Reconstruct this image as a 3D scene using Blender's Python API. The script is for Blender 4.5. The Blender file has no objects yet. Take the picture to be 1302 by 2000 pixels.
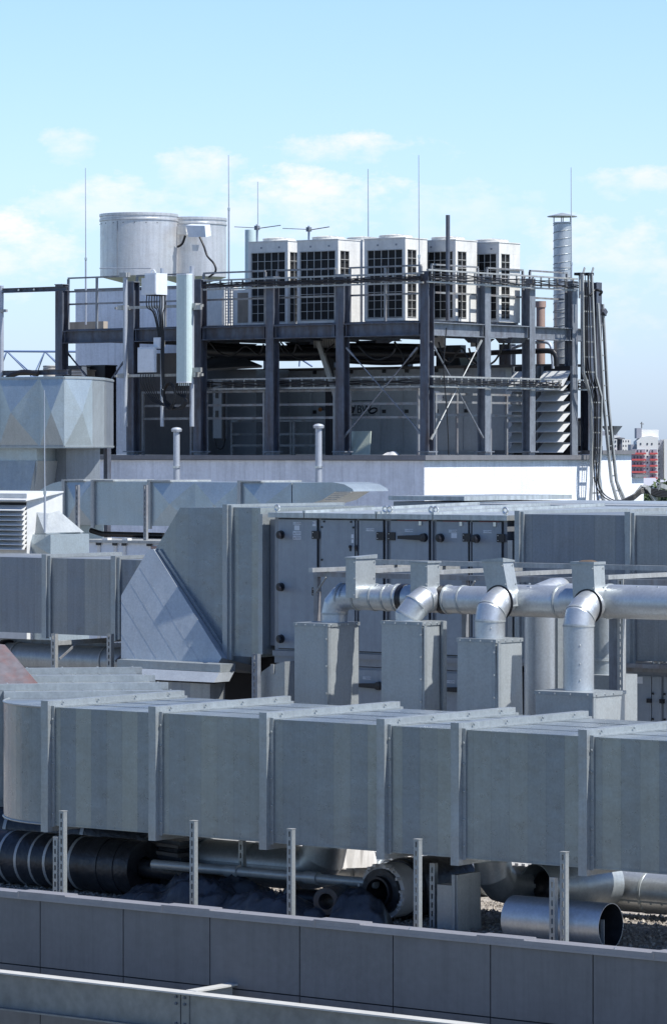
import bpy, math, random
from mathutils import Vector, Matrix, noise
random.seed(7)
rad = math.radians
C = bpy.context.scene.collection
# ---------------------------------------------------------------- survey frame
# X runs along the ducts, Y away from the viewer across them, Z up; the flat roof is z = 0.
ANG = rad(37.9); CA, SA = math.cos(ANG), math.sin(ANG)
FOC = 7500.0; CZ = 4.65
CAM = Vector((0, 0, CZ))
def ray(px, py):
    r = (px - 651) / FOC
    return Vector((r * CA - SA, r * SA + CA, -(py - 880) / FOC))
def V(px, py, v):
    d = ray(px, py); return CAM + d * (v / d.y)
def U(px, py, u):
    d = ray(px, py); return CAM + d * (u / d.x)
def Zp(px, py, z):
    d = ray(px, py); return CAM + d * ((z - CZ) / d.z)
def T(px, py, t): return CAM + ray(px, py) * t
def ux(px, v): return V(px, 880, v).x
def vy(px, u): return U(px, 880, u).y
def zv(px, py, v): return V(px, py, v).z
def zu(px, py, u): return U(px, py, u).z
RT = Vector((CA, SA, 0)); FW = Vector((-SA, CA, 0)); UP = Vector((0, 0, 1))
EX, EY = Vector((1, 0, 0)), Vector((0, 1, 0))

# ---------------------------------------------------------------- mesh builder
def frame(d, up=UP):
    d = d.normalized()
    if abs(d.dot(up)) > .99: up = EX if abs(d.x) < .9 else EY
    x = d.cross(up).normalized(); y = x.cross(d).normalized()
    return x, y
class B:
    def __init__(s): s.v = []; s.f = []; s.s = []
    def add(s, vs, fs, smooth=False):
        o = len(s.v); s.v += [Vector(p) for p in vs]
        for f in fs: s.f.append([i + o for i in f]); s.s.append(smooth)
        return s
    def hexa(s, p):      # 8 corners: bottom 4 ccw, top 4 ccw
        return s.add(p, [(3,2,1,0),(4,5,6,7),(0,1,5,4),(1,2,6,5),(2,3,7,6),(3,0,4,7)])
    def box(s, x0, x1, y0, y1, z0, z1):
        if x0 > x1: x0, x1 = x1, x0
        if y0 > y1: y0, y1 = y1, y0
        if z0 > z1: z0, z1 = z1, z0
        return s.hexa([(x0,y0,z0),(x1,y0,z0),(x1,y1,z0),(x0,y1,z0),(x0,y0,z1),(x1,y0,z1),(x1,y1,z1),(x0,y1,z1)])
    def obox(s, c, a, b, d):   # centre and three half-axis vectors
        c = Vector(c)
        if a.cross(b).dot(d) < 0: a = -a
        return s.hexa([c-a-b-d, c+a-b-d, c+a+b-d, c-a+b-d, c-a-b+d, c+a-b+d, c+a+b+d, c-a+b+d])
    def bar(s, p, q, w, h, up=UP):
        p, q = Vector(p), Vector(q); x, y = frame(q - p, up)
        return s.obox((p+q)/2, x*w/2, y*h/2, (q-p)/2)
    def prism(s, pts, off, cap=True):   # polygon swept by a vector
        pts = [Vector(p) for p in pts]; off = Vector(off); n = len(pts)
        nrm = Vector((0,0,0))
        for i in range(n): nrm += pts[i].cross(pts[(i+1) % n])
        if nrm.dot(off) > 0: pts.reverse()
        vs = pts + [p + off for p in pts]
        fs = [(i, i+n, (i+1) % n + n, (i+1) % n) for i in range(n)]
        if cap: fs += [tuple(range(n)), tuple(range(2*n-1, n-1, -1))]
        return s.add(vs, fs)
    def tube(s, pts, r, n=16, caps=True, flip=False, r1=None):
        pts = [Vector(p) for p in pts]; m = len(pts)
        ds = [(pts[i+1]-pts[i]).normalized() for i in range(m-1)]
        ns = [ds[0]] + [(ds[i]+ds[i-1]).normalized() for i in range(1, m-1)] + [ds[-1]]
        x, y = frame(ds[0])
        rr = [r + ((r1 - r) * i/(m-1) if r1 is not None else 0) for i in range(m)]
        for i in range(m-1):
            d = ds[i]; x = (x - d*x.dot(d)).normalized(); y = d.cross(x)
            rings = []
            for k in (0, 1):
                c = pts[i+k]; nn = ns[i+k]; ring = []; den = nn.dot(d)
                if den < .3: nn = d; den = 1
                for j in range(n):
                    a = 2*math.pi*j/n
                    p = c + (x*math.cos(a) + y*math.sin(a))*rr[i+k]
                    p = p + d*(nn.dot(c-p)/den); ring.append(p)
                rings.append(ring)
            fs = [((j+1) % n, j, j+n, (j+1) % n + n) if flip else (j, (j+1) % n, (j+1) % n + n, j+n) for j in range(n)]
            s.add(rings[0]+rings[1], fs, True)
            if caps and i == 0: s.add(rings[0], [tuple(range(n-1,-1,-1))])
            if caps and i == m-2: s.add(rings[1], [tuple(range(n))])
        return s
    def lathe(s, c, prof, n=32, axis=UP, x=None, sharp=True):   # prof: (radius, height) list
        c = Vector(c); axis = axis.normalized()
        x, y = frame(axis); y = axis.cross(x)
        for i in range(len(prof)-1):
            vs = []
            for (r, h) in (prof[i], prof[i+1]):
                vs += [c + axis*h + (x*math.cos(2*math.pi*j/n) + y*math.sin(2*math.pi*j/n))*r for j in range(n)]
            s.add(vs, [(j, (j+1) % n, (j+1) % n+n, j+n) for j in range(n)], True)
        return s
    def ring(s, c, axis, r0, r1, n=32):
        c = Vector(c); x, y = frame(axis)
        vs = [c+(x*math.cos(2*math.pi*j/n)+y*math.sin(2*math.pi*j/n))*r for r in (r0, r1) for j in range(n)]
        return s.add(vs, [(j, (j+1) % n, (j+1) % n+n, j+n) for j in range(n)])
    def ball(s, c, r, n=8, sz=1.0, dome=False):
        k = n//2; lo = 0 if dome else -k//2
        prof = []
        for i in range(k+1):
            a = -math.pi/2 + math.pi*i/k
            prof.append((max(r*math.cos(a), 1e-4), r*math.sin(a)*sz))
        return s.lathe(c, prof, n)
    def ibeam(s, p, q, h, b, tf=.02, tw=.014, up=UP):
        p, q = Vector(p), Vector(q); x, y = frame(q-p, up); ax = (q-p)/2; c = (p+q)/2
        s.obox(c + y*(h-tf)/2, x*b/2, y*tf/2, ax); s.obox(c - y*(h-tf)/2, x*b/2, y*tf/2, ax)
        return s.obox(c, x*tw/2, y*(h/2-tf), ax)
    def build(s, name, mat, parent=None, org=None):
        me = bpy.data.meshes.new(name)
        o = Vector(org) if org is not None else (ORG[parent.name] if parent else Vector((0,0,0)))
        me.from_pydata([tuple(p-o) for p in s.v], [], s.f)
        me.polygons.foreach_set('use_smooth', s.s); me.update()
        me.materials.append(mat)
        ob = bpy.data.objects.new(name, me); C.objects.link(ob); ORG[ob.name] = o
        if parent: ob.parent = parent
        else: ob.location = o
        return ob
ORG = {}
def tag(o, label, cat, group=None):
    o['label'] = label; o['category'] = cat
    if group: o['group'] = group
    return o
def thing(name, label, cat, loc=(0,0,0), group=None):
    o = bpy.data.objects.new(name, None); C.objects.link(o); o.location = loc
    o.empty_display_size = .2; ORG[o.name] = Vector(loc)
    return tag(o, label, cat, group)
def struct(name, b, mat):
    o = b.build(name, mat); o['kind'] = 'structure'; return o
def copy_thing(root, loc, label):
    r = root.copy(); C.objects.link(r); r.location = loc; r['label'] = label
    for ch in list(root.children):
        c = ch.copy(); C.objects.link(c); c.parent = r
        for g in list(ch.children):
            d = g.copy(); C.objects.link(d); d.parent = c
    return r
def text(name, s, mat, loc, size, parent, right=EX, up=UP, sx=1.0, depth=.002):
    cu = bpy.data.curves.new(name, 'FONT'); cu.body = s; cu.size = size; cu.extrude = depth; cu.align_x = 'CENTER'; cu.align_y = 'CENTER'
    tmp = bpy.data.objects.new('tmp_text', cu); C.objects.link(tmp)
    bpy.context.view_layer.update()
    me = bpy.data.meshes.new_from_object(tmp.evaluated_get(bpy.context.evaluated_depsgraph_get()))
    bpy.data.objects.remove(tmp); bpy.data.curves.remove(cu)
    n = right.cross(up)
    for vt in me.vertices:
        p = vt.co; vt.co = right*(p.x*sx) + up*p.y + n*p.z + Vector(loc) - ORG[parent.name]
    me.materials.clear(); me.materials.append(mat); me.name = name
    o = bpy.data.objects.new(name, me); C.objects.link(o); o.parent = parent; ORG[o.name] = ORG[parent.name]
    return o
def arc(c, a, b, th0, th1, n):   # points c + a cos + b sin
    return [Vector(c) + a*math.cos(th0+(th1-th0)*i/n) + b*math.sin(th0+(th1-th0)*i/n) for i in range(n+1)]
def sag(p, q, s, n=10, side=Vector((0,0,0))):
    p, q = Vector(p), Vector(q)
    return [p.lerp(q, i/n) - UP*s*4*(i/n)*(1-i/n) + side*math.sin(i/n*math.pi) for i in range(n+1)]
def smooth(pts, k=6):            # catmull-rom through points
    pts = [Vector(p) for p in pts]; P = [pts[0]] + pts + [pts[-1]]; out = []
    for i in range(1, len(P)-2):
        for j in range(k):
            t = j/k; a, b, c, d = P[i-1], P[i], P[i+1], P[i+2]
            out.append(.5*((2*b) + (c-a)*t + (2*a-5*b+4*c-d)*t*t + (3*b-a-3*c+d)*t**3))
    return out + [pts[-1]]

# ---------------------------------------------------------------- materials
def mat(name, col, rough=.6, metal=0.0, spec=.5):
    m = bpy.data.materials.new(name); m.use_nodes = True
    b = m.node_tree.nodes['Principled BSDF']
    b.inputs['Base Color'].default_value = (*col, 1); b.inputs['Roughness'].default_value = rough
    b.inputs['Metallic'].default_value = metal; b.inputs['Specular IOR Level'].default_value = spec
    return m
class N:
    def __init__(s, m): s.m = m; s.t = m.node_tree; s.n = s.t.nodes; s.b = s.n.get('Principled BSDF')
    def new(s, typ, **kw):
        x = s.n.new(typ)
        for k, v in kw.items():
            if k in x.inputs: x.inputs[k].default_value = v
            else: setattr(x, k, v)
        return x
    def link(s, a, b): s.t.links.new(a, b)
    def coord(s, scale=(1,1,1)):
        c = s.new('ShaderNodeTexCoord'); mp = s.new('ShaderNodeMapping'); mp.inputs['Scale'].default_value = scale
        s.link(c.outputs['Object'], mp.inputs['Vector']); return mp.outputs['Vector']
    def noise(s, scale, detail=4, vec=None, rough=.55, sc=(1,1,1)):
        x = s.new('ShaderNodeTexNoise'); x.inputs['Scale'].default_value = scale; x.inputs['Detail'].default_value = detail
        x.inputs['Roughness'].default_value = rough
        s.link(vec if vec is not None else s.coord(sc), x.inputs['Vector']); return x.outputs['Fac']
    def ramp(s, fac, stops):
        r = s.new('ShaderNodeValToRGB'); e = r.color_ramp.elements
        while len(e) < len(stops): e.new(.5)
        for i, (p, c) in enumerate(stops):
            e[i].position = p; e[i].color = (*c, 1) if len(c) == 3 else c
        s.link(fac, r.inputs['Fac']); return r.outputs['Color']
    def mul(s, a, b, fac=1.0, mode='MULTIPLY'):
        x = s.new('ShaderNodeMix', data_type='RGBA', blend_type=mode); x.inputs['Factor'].default_value = fac
        s.link(a, x.inputs['A']); s.link(b, x.inputs['B']); return x.outputs['Result']
    def math(s, op, a, b=None):
        x = s.new('ShaderNodeMath', operation=op)
        for i, q in enumerate((a, b)):
            if q is None: continue
            if isinstance(q, (int, float)): x.inputs[i].default_value = q
            else: s.link(q, x.inputs[i])
        return x.outputs[0]
    def bump(s, h, strength=.2, dist=.02):
        b = s.new('ShaderNodeBump'); b.inputs['Strength'].default_value = strength; b.inputs['Distance'].default_value = dist
        s.link(h, b.inputs['Height']); s.link(b.outputs['Normal'], s.b.inputs['Normal'])
def g3(x): return (x, x, x)
def sheet(name, col, rough=.42, metal=.85, stripe=0.0, axis=0, dirt=.35, bump=.12, streak=.25):
    """galvanised sheet metal: coil bands, drips, faint oil-canning, spangle"""
    m = mat(name, col, rough, metal); k = N(m)
    base = k.ramp(k.noise(1.1, 3), [(.3, tuple(c*.9 for c in col)), (.7, tuple(min(1, c*1.07) for c in col))])
    spang = k.ramp(k.noise(38, 2), [(.35, g3(.88)), (.65, g3(1.0))]); base = k.mul(base, spang)
    drip = k.ramp(k.noise(2.2, 5, sc=(6, 6, .35)), [(.35, g3(1 - streak)), (.62, g3(1.0))]); base = k.mul(base, drip)
    if stripe > 0:
        co = k.coord(); sp = k.new('ShaderNodeSeparateXYZ'); k.link(co, sp.inputs[0])
        fl = k.math('FLOOR', k.math('DIVIDE', sp.outputs[axis], stripe))
        wn = k.new('ShaderNodeTexWhiteNoise', noise_dimensions='1D'); k.link(fl, wn.inputs['W'])
        st = k.ramp(wn.outputs['Value'], [(0, (.80,.83,.88)), (1, (1.12,1.09,1.0))]); base = k.mul(base, st)
        fr = k.math('FRACT', k.math('DIVIDE', sp.outputs[axis], stripe))
        ln = k.ramp(fr, [(0, g3(.8)), (.03, g3(1)), (.97, g3(1)), (1, g3(.8))]); base = k.mul(base, ln, .8)
    if dirt > 0:
        d = k.ramp(k.noise(3.1, 7, rough=.7), [(.56, g3(1)), (.78, (1-dirt, 1-dirt*1.05, 1-dirt*1.15))]); base = k.mul(base, d)
    sc_ = k.ramp(k.noise(5.5, 3, sc=(1, 1, .45), rough=.5), [(.755, g3(1)), (.785, g3(.80))]); base = k.mul(base, sc_)
    pale = k.ramp(k.noise(4.3, 5, sc=(1.6, 1.6, .5), rough=.7), [(.64, g3(0)), (.80, g3(.04))]); base = k.mul(base, pale, 1.0, 'ADD')
    k.link(base, k.b.inputs['Base Color'])
    r = k.new('ShaderNodeMapRange'); r.inputs['To Min'].default_value = rough-.1; r.inputs['To Max'].default_value = rough+.14
    k.link(k.noise(7, 4), r.inputs['Value']); k.link(r.outputs[0], k.b.inputs['Roughness'])
    if bump: k.bump(k.noise(2.1, 3), bump*2.2, .08)
    return m
def weathered(name, col, rust, rough=.6, amount=.5, metal=.0, scale=2.0, sc=(3,3,.5)):
    m = mat(name, col, rough, metal); k = N(m)
    a = k.ramp(k.noise(scale, 6, sc=sc, rough=.65), [(amount-.12, col), (amount+.14, rust)])
    b = k.ramp(k.noise(9, 5), [(.3, g3(.8)), (.7, g3(1.12))])
    k.link(k.mul(a, b), k.b.inputs['Base Color']); k.bump(k.noise(30, 3), .15, .01); return m
def grime(name, col, dark=.75, rough=.5, scale=1.5, bump=0, metal=0.0, sc=(2,2,.5), drip=0):
    m = mat(name, col, rough, metal); k = N(m)
    a = k.ramp(k.noise(scale, 6, sc=sc, rough=.65), [(.35, tuple(c*dark for c in col)), (.65, col)])
    b = k.ramp(k.noise(14, 4), [(.3, g3(.93)), (.7, g3(1.04))])
    c = k.mul(a, b)
    if drip: c = k.mul(c, k.ramp(k.noise(1.7, 6, sc=(5, 5, .22), rough=.7), [(.30, g3(1-drip)), (.52, g3(1))])); c = k.mul(c, k.ramp(k.noise(.9, 7, rough=.75), [(.42, g3(1-drip*.6)), (.56, g3(1))]))
    k.link(c, k.b.inputs['Base Color'])
    if bump: k.bump(k.noise(bump, 4), .5, .02)
    return m
M = {}
M['galv']    = sheet('galvanised sheet', (.30,.338,.362), .28, .45, .21, 0, .12, .08, .07)
M['galv_plain'] = sheet('galvanised sheet plain', (.36,.395,.41), .36, .4, 0, 0, .14, .12, .10)
M['galv_box'] = sheet('galvanised box', (.40,.43,.435), .34, .32, 0, 0, .15, .1, .06)
M['galv_blue'] = sheet('blue grey cross broken sheet', (.42,.485,.515), .34, .5, 0, 0, .12, .10, .06)
M['galv_dull'] = sheet('dull old duct sheet', (.29,.315,.34), .44, .4, .3, 0, .2, .12, .12)
M['galv_bar'] = sheet('galvanised bar', (.46,.475,.47), .45, .4, 0, 0, .2, 0)
M['pipe']    = sheet('spiral pipe steel', (.56,.59,.61), .40, .72, 0, 0, .10, .02, .06)
M['stainless'] = sheet('brushed stainless', (.66,.66,.66), .36, .55, 0, 0, .12, .1, .14)
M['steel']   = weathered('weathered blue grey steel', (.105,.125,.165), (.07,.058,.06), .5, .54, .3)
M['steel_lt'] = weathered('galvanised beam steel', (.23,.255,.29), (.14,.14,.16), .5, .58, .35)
M['rail']    = weathered('galvanised rail', (.27,.285,.30), (.20,.17,.16), .5, .58, .3)
M['pole']    = grime('zinc pole', (.44,.48,.54), .85, .45, metal=.3)
M['white']   = grime('white enamel', (.76,.755,.715), .88, .4, drip=.12)
M['offwhite'] = grime('radio enclosure white', (.70,.75,.80), .94, .35)
M['antenna'] = grime('pale green fibreglass', (.52,.64,.64), .94, .4)
M['plaster'] = grime('rough render', (.85,.89,.95), .9, .9, .8, 26, drip=.2)
M['coping']  = grime('grey metal coping', (.20,.20,.215), .8, .5, metal=.2)
M['clad']    = grime('fibre cement cladding', (.165,.168,.178), .93, .55, .7, drip=.18)
M['pcoping'] = grime('lilac grey coping', (.29,.29,.312), .9, .42, metal=.25)
M['beam']    = weathered('painted grey girder', (.245,.255,.25), (.19,.20,.205), .45, .5, .2, 1.2, (1,1,1))
M['beamtop'] = grime('pale sunlit girder paint', (.52,.52,.50), .85, .5)  # lighter paint puts the sun on the top flange into colour
M['ahu']     = grime('grey unit panel', (.30,.345,.385), .9, .45, .8, sc=(1,1,.6), drip=.13)
M['ahuframe'] = grime('grey unit frame', (.24,.26,.29), .9, .4, metal=.3)
M['ahutop']  = sheet('unit roof sheet', (.52,.56,.57), .40, .55, 0, 0, .2, .08)
M['black']   = mat('black plastic', (.012,.012,.016), .4)
M['cable']   = mat('black cable', (.01,.01,.012), .42)
M['foil']    = grime('dark foil insulation', (.05,.055,.065), .5, .38, 3.0, 14, .3, (1,1,1), drip=.3)
M['tarp']    = grime('dark bitumen wrap', (.042,.05,.064), .5, .40, 3.0, 12, 0, (1,1,1), drip=.3)
M['coil']    = grime('dark cooling coil', (.010,.011,.012), .6, .7)
M['ahu_pale'] = grime('pale grey unit panel', (.56,.60,.64), .9, .45, .8, sc=(1,1,.6), drip=.12)
M['hood'] = sheet('pale hood sheet', (.46,.50,.535), .40, .3, 0, 0, .12, .08, .06)
M['dark']    = mat('dark gap', (.02,.021,.025), .8)
M['wire']    = mat('white coated wire', (.58,.58,.55), .4)
M['label']   = mat('sticker white', (.62,.66,.70), .5)
M['ink']     = mat('print ink', (.012,.014,.03), .5)
M['inkblue'] = mat('blue ink', (.02,.04,.16), .5)
M['red']     = mat('red seal', (.22,.03,.03), .5)
M['bolt']    = mat('zinc bolt', (.62,.63,.62), .3, .9)
M['redroof'] = weathered('red oxide sheet', (.17,.155,.165), (.22,.085,.06), .5, .60, .2, 1.6, (1,1,1))
M['louvre']  = grime('pale louvre blade', (.66,.67,.66), .9, .4)
M['terracotta'] = grime('terracotta pipe', (.38,.27,.23), .85, .7)
M['wood']    = grime('grey timber', (.42,.36,.29), .7, .8)
M['felt']    = grime('roof felt', (.16,.15,.145), .75, .9, 1.2)
M['membrane'] = grime('pale roof membrane', (.60,.59,.57), .85, .7, 1.5)
M['glassfib'] = grime('pale rockwool', (.62,.60,.57), .8, .8)
M['pale']    = grime('pale green sheet', (.50,.56,.48), .85, .5)
M['blue']    = mat('blue crane paint', (.12,.18,.33), .5)
M['bwall']   = grime('apartment wall', (.74,.74,.72), .95, .8, .05)
M['bgrey']   = grime('apartment grey', (.34,.35,.40), .95, .8, .05)
M['bred']    = mat('red balcony', (.55,.10,.10), .7)
M['bwin']    = mat('apartment glass', (.06,.07,.09), .2)
M['leaf']    = grime('leaves', (.085,.13,.05), .5, .8, .25, sc=(1,1,1))
M['leafdark'] = grime('dark leaves', (.045,.072,.040), .5, .8, .25, sc=(1,1,1))
M['bark']    = mat('bark', (.09,.065,.045), .9)
M['amber']   = mat('amber lens', (.30,.13,.04), .3)
def gravel_mat():
    m = mat('gravel', (.3,.28,.25), .9); k = N(m)
    vo = k.new('ShaderNodeTexVoronoi'); vo.inputs['Scale'].default_value = 26; k.link(k.coord(), vo.inputs['Vector'])
    col = k.ramp(vo.outputs['Color'], [(0, (.16,.14,.125)), (.5, (.30,.27,.235)), (1, (.46,.42,.37))])
    k.link(col, k.b.inputs['Base Color']); k.bump(vo.outputs['Distance'], .9, .03); return m
M['gravel'] = gravel_mat()
def ground_mat():
    m = mat('city ground', (.12,.13,.1), .95); k = N(m)
    k.link(k.ramp(k.noise(.012, 6), [(.35, (.05,.08,.035)), (.5, (.10,.11,.08)), (.62, (.25,.24,.23))]), k.b.inputs['Base Color']); return m
M['ground'] = ground_mat()
# ---------------------------------------------------------------- camera, sky, sun
cam = bpy.data.cameras.new('camera'); camo = bpy.data.objects.new('camera', cam); C.objects.link(camo)
camo.location = CAM; camo.rotation_euler = (rad(90), 0, ANG)
cam.sensor_fit = 'VERTICAL'; cam.sensor_height = 36; cam.lens = 135; cam.shift_y = -0.06; cam.clip_start = .5; cam.clip_end = 20000
sc = bpy.context.scene; sc.camera = camo
SUN_AZ = rad(9); SUN_EL = rad(56)     # azimuth from +X towards +Y
sd = Vector((math.cos(SUN_AZ)*math.cos(SUN_EL), math.sin(SUN_AZ)*math.cos(SUN_EL), math.sin(SUN_EL)))
sl = bpy.data.lights.new('sun', 'SUN'); so = bpy.data.objects.new('sun', sl); C.objects.link(so)
sl.energy = 5.0; sl.angle = rad(.53); sl.color = (1, .975, .93)
so.rotation_euler = (-sd).to_track_quat('-Z', 'Y').to_euler(); so.location = (-20, 30, 40)
w = bpy.data.worlds.new('World'); sc.world = w; w.use_nodes = True
t = w.node_tree; nd = t.nodes; bg = nd['Background']
class W(N):
    def __init__(s): s.t = t; s.n = nd; s.b = None
k = W()
sky = k.new('ShaderNodeTexSky', sky_type='NISHITA', sun_disc=False); sky.sun_elevation = SUN_EL; sky.sun_rotation = rad(90) - SUN_AZ
sky.altitude = 150; sky.air_density = 1.0; sky.dust_density = .6; sky.ozone_density = 1.6
tc = k.new('ShaderNodeTexCoord')                      # direction of view = direction of sky
mp = k.new('ShaderNodeMapping', vector_type='POINT'); mp.inputs['Rotation'].default_value = (0, 0, -ANG)
t.links.new(tc.outputs['Generated'], mp.inputs['Vector'])
sp = k.new('ShaderNodeSeparateXYZ'); t.links.new(mp.outputs['Vector'], sp.inputs[0])
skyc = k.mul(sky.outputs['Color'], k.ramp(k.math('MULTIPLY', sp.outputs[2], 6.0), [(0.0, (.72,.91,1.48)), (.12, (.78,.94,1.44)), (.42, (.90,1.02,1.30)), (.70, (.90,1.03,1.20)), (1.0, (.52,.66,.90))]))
# cumulus banks low over the horizon: bearing (deg), elevation (deg), half width, half height, strength
clouds = [(bx_*1.0, el_, hw_*1.2, hh_*1.25, st_*.95) for bx_, el_, hw_, hh_, st_ in [(-.15, 3.90, 1.25, .30, .62), (.45, 4.55, 1.25, .17, .50), (-3.4, 3.75, 1.05, .30, .42), (-4.9, 3.15, 1.1, .36, .62), (-2.1, 4.25, .65, .22, .46),
          (-3.95, 4.6, .4, .20, .42), (4.7, 4.05, .75, .16, .46), (2.0, 3.65, 1.2, .3, .25), (4.2, 3.1, 1.4, .42, .42), (-1.2, 3.5, 1.3, .26, .35), (3.6, 1.9, 1.2, .2, .22),
          (11, 4.5, 4, .9, .5), (-13, 4, 4, .8, .5), (22, 7, 6, 1.4, .5), (-25, 8, 7, 1.5, .5)]]
nz = k.new('ShaderNodeTexNoise'); nz.inputs['Scale'].default_value = 85; nz.inputs['Detail'].default_value = 9; nz.inputs['Roughness'].default_value = .62
mp2 = k.new('ShaderNodeMapping'); mp2.inputs['Scale'].default_value = (1, 1, 2.0); t.links.new(mp.outputs['Vector'], mp2.inputs['Vector']); t.links.new(mp2.outputs['Vector'], nz.inputs['Vector'])
nc = k.math('MULTIPLY', k.math('SUBTRACT', nz.outputs['Fac'], .53), 4.6)
acc = None
for bx, el, hw, hh, st in clouds:
    dx = k.math('DIVIDE', k.math('SUBTRACT', sp.outputs[0], math.sin(rad(bx))), rad(hw))
    dz = k.math('DIVIDE', k.math('SUBTRACT', sp.outputs[2], math.sin(rad(el))), rad(hh))
    dzn = k.math('MULTIPLY', dz, k.math('ADD', 1.0, k.math('MULTIPLY', k.math('LESS_THAN', dz, 0), -.45)))   # flatter, longer undersides
    q = k.math('SUBTRACT', 1.0, k.math('ADD', k.math('MULTIPLY', dx, dx), k.math('MULTIPLY', dzn, dzn)))
    q = k.math('ADD', q, nc)
    q = k.math('MULTIPLY', k.math('MINIMUM', k.math('MAXIMUM', q, 0), 1.25), k.math('MULTIPLY', k.math('ADD', .9, k.math('MULTIPLY', k.math('MAXIMUM', dz, -.8), .35)), st*.8))
    q = k.math('MULTIPLY', q, k.math('GREATER_THAN', sp.outputs[1], 0))
    acc = q if acc is None else k.math('MAXIMUM', acc, q)
cl = k.new('ShaderNodeRGB'); cl.outputs[0].default_value = (8.3, 7.05, 7.35, 1)
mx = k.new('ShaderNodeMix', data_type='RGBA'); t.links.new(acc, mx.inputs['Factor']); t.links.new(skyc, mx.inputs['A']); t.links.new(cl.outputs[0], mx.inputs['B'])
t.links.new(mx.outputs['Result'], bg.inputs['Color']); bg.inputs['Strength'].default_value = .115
sc.view_settings.view_transform = 'Standard'; sc.view_settings.look = 'None'; sc.view_settings.exposure = .45; sc.view_settings.gamma = 1
sc.cycles.max_bounces = 8; sc.cycles.diffuse_bounces = 3; sc.cycles.glossy_bounces = 4; sc.cycles.use_denoising = True

# ---------------------------------------------------------------- setting
g = B(); g.add([(-9000,-9000,-24),(9000,-9000,-24),(9000,9000,-24),(-9000,9000,-24)], [(0,1,2,3)]); struct('ground', g, M['ground'])
g = B(); g.box(-75, 12, 27.5, 62, -.5, 0); struct('roof', g, M['gravel'])

# parapet --------------------------------------------------------------------
PV = 27.2; pz = zv(651, 1801, PV); uL, uR = ux(-160, PV), ux(1480, PV)
par = thing('parapet_wall', 'long grey panelled parapet wall with lilac metal coping along the roof edge', 'wall', (ux(651, PV), PV, 0))
b = B(); b.box(uL, uR, PV+.012, PV+.15, -22, pz-.012); b.build('wall_core', M['dark'], par)
b = B(); b.box(uL, uR, PV-.025, PV+.17, pz-.055, pz); b.box(uL, uR, PV-.028, PV-.02, pz-.062, pz-.04); b.build('coping', M['pcoping'], par)
for a, c in ((-250,-165), (38,130), (318,412), (615,705), (933,1025), (1275,1368)):
    b = B(); b.box(ux(a,PV), ux(c,PV), PV-.02, PV+.165, pz+.001, pz+.012); b.box(ux(a,PV), ux(a,PV)+.02, PV-.031, PV-.0285, pz-.055, pz+.006); b.build('coping_joint', M['pcoping'], par)
zs = zv(651, 1953, PV); seams = [-240, -82, 79, 241, 410, 585, 767, 957, 1157, 1370, 1475]
for a, c in zip(seams, seams[1:]):
    for z0, z1 in ((zs+.006, pz-.057), (zs-1.3, zs-.006)):
        b = B(); b.box(ux(a,PV)+.006, ux(c,PV)-.006, PV, PV+.01, z0, z1); b.build('cladding_panel', M['clad'], par)
b = B()
for px in (40, 200, 330, 470, 640, 800, 1000, 1200, 1290): b.ball((ux(px,PV), PV+.0, pz+.004), .013, 6)
b.build('screw', M['bolt'], par)

# girder ----------------------------------------------------------------------
GV = 26.45; gz = zv(651, 1973, GV); gl, gr, gj = ux(-160, GV), ux(1480, GV), ux(345, GV)
gir = thing('steel_girder', 'long painted grey steel girder running in front of the parapet wall', 'girder', (gj, GV, gz-.35))
b = B(); b.box(gl, gj-.004, GV+.07, GV+.085, gz-.335, gz-.015); b.build('web', M['beam'], gir)
b = B(); b.box(gj+.004, gr, GV+.07, GV+.085, gz-.335, gz-.015); b.build('web', M['beam'], gir)
b = B(); b.box(gl, gr, GV, GV+.155, gz-.014, gz); b.build('top_flange', M['beamtop'], gir)
b = B(); b.box(gl, gr, GV, GV+.155, gz-.35, gz-.336); b.build('bottom_flange', M['beam'], gir)
b = B()
for s in (-1, 1): b.box(gj+s*.052-.045, gj+s*.052+.045, GV+.058, GV+.069, gz-.33, gz-.02)
b.build('splice_plate', M['beam'], gir)
for s in (-1, 1):
    for zz in (.05, .11, .29): b = B(); b.lathe((gj+s*.05, GV+.058, gz-zz), [(.014,0),(.014,.014),(.0001,.016)], 6, axis=-EY); b.build('bolt', M['steel'], gir)
p0 = gj - .02
b = B(); b.box(p0, p0+.12, GV+.157, PV-.002, gz-.012, gz+.004); b.box(p0+.045, p0+.057, GV+.157, PV-.002, gz-.16, gz-.0125); b.build('bracket', M['beamtop'], gir)

# front duct ------------------------------------------------------------------
DV, DW = 29.6, 2.07; dzt, dzb = zv(651, 1412, DV), zv(651, 1655, DV)
duct = thing('ventilation_duct', 'long galvanised rectangular foreground duct with bolted flange ribs and a bend at its left', 'duct', (ux(651, DV), DV, dzb))
ribs = [97, 307, 523, 752, 897, 1146, 1395]
ru = [ux(p, DV) for p in ribs]
ends = ru + [ux(1560, DV)]
for i in range(len(ru)):
    b = B(); b.box(ends[i]+.03, ends[i+1]-.03, DV, DV+DW, dzb, dzt)
    b.box(ends[i]+.05, ends[i+1]-.05, DV-.006, DV-.001, dzt-.012, dzt+.004); b.box(ends[i]+.05, ends[i+1]-.05, DV-.006, DV-.001, dzb-.004, dzb+.012)
    for j in range(1, 4):       # standing seams on top
        y = DV + DW*j/4; b.box(ends[i]+.06, ends[i+1]-.06, y-.012, y+.012, dzt+.001, dzt+.004)
    b.build('duct_section', M['galv'], duct)
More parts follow.
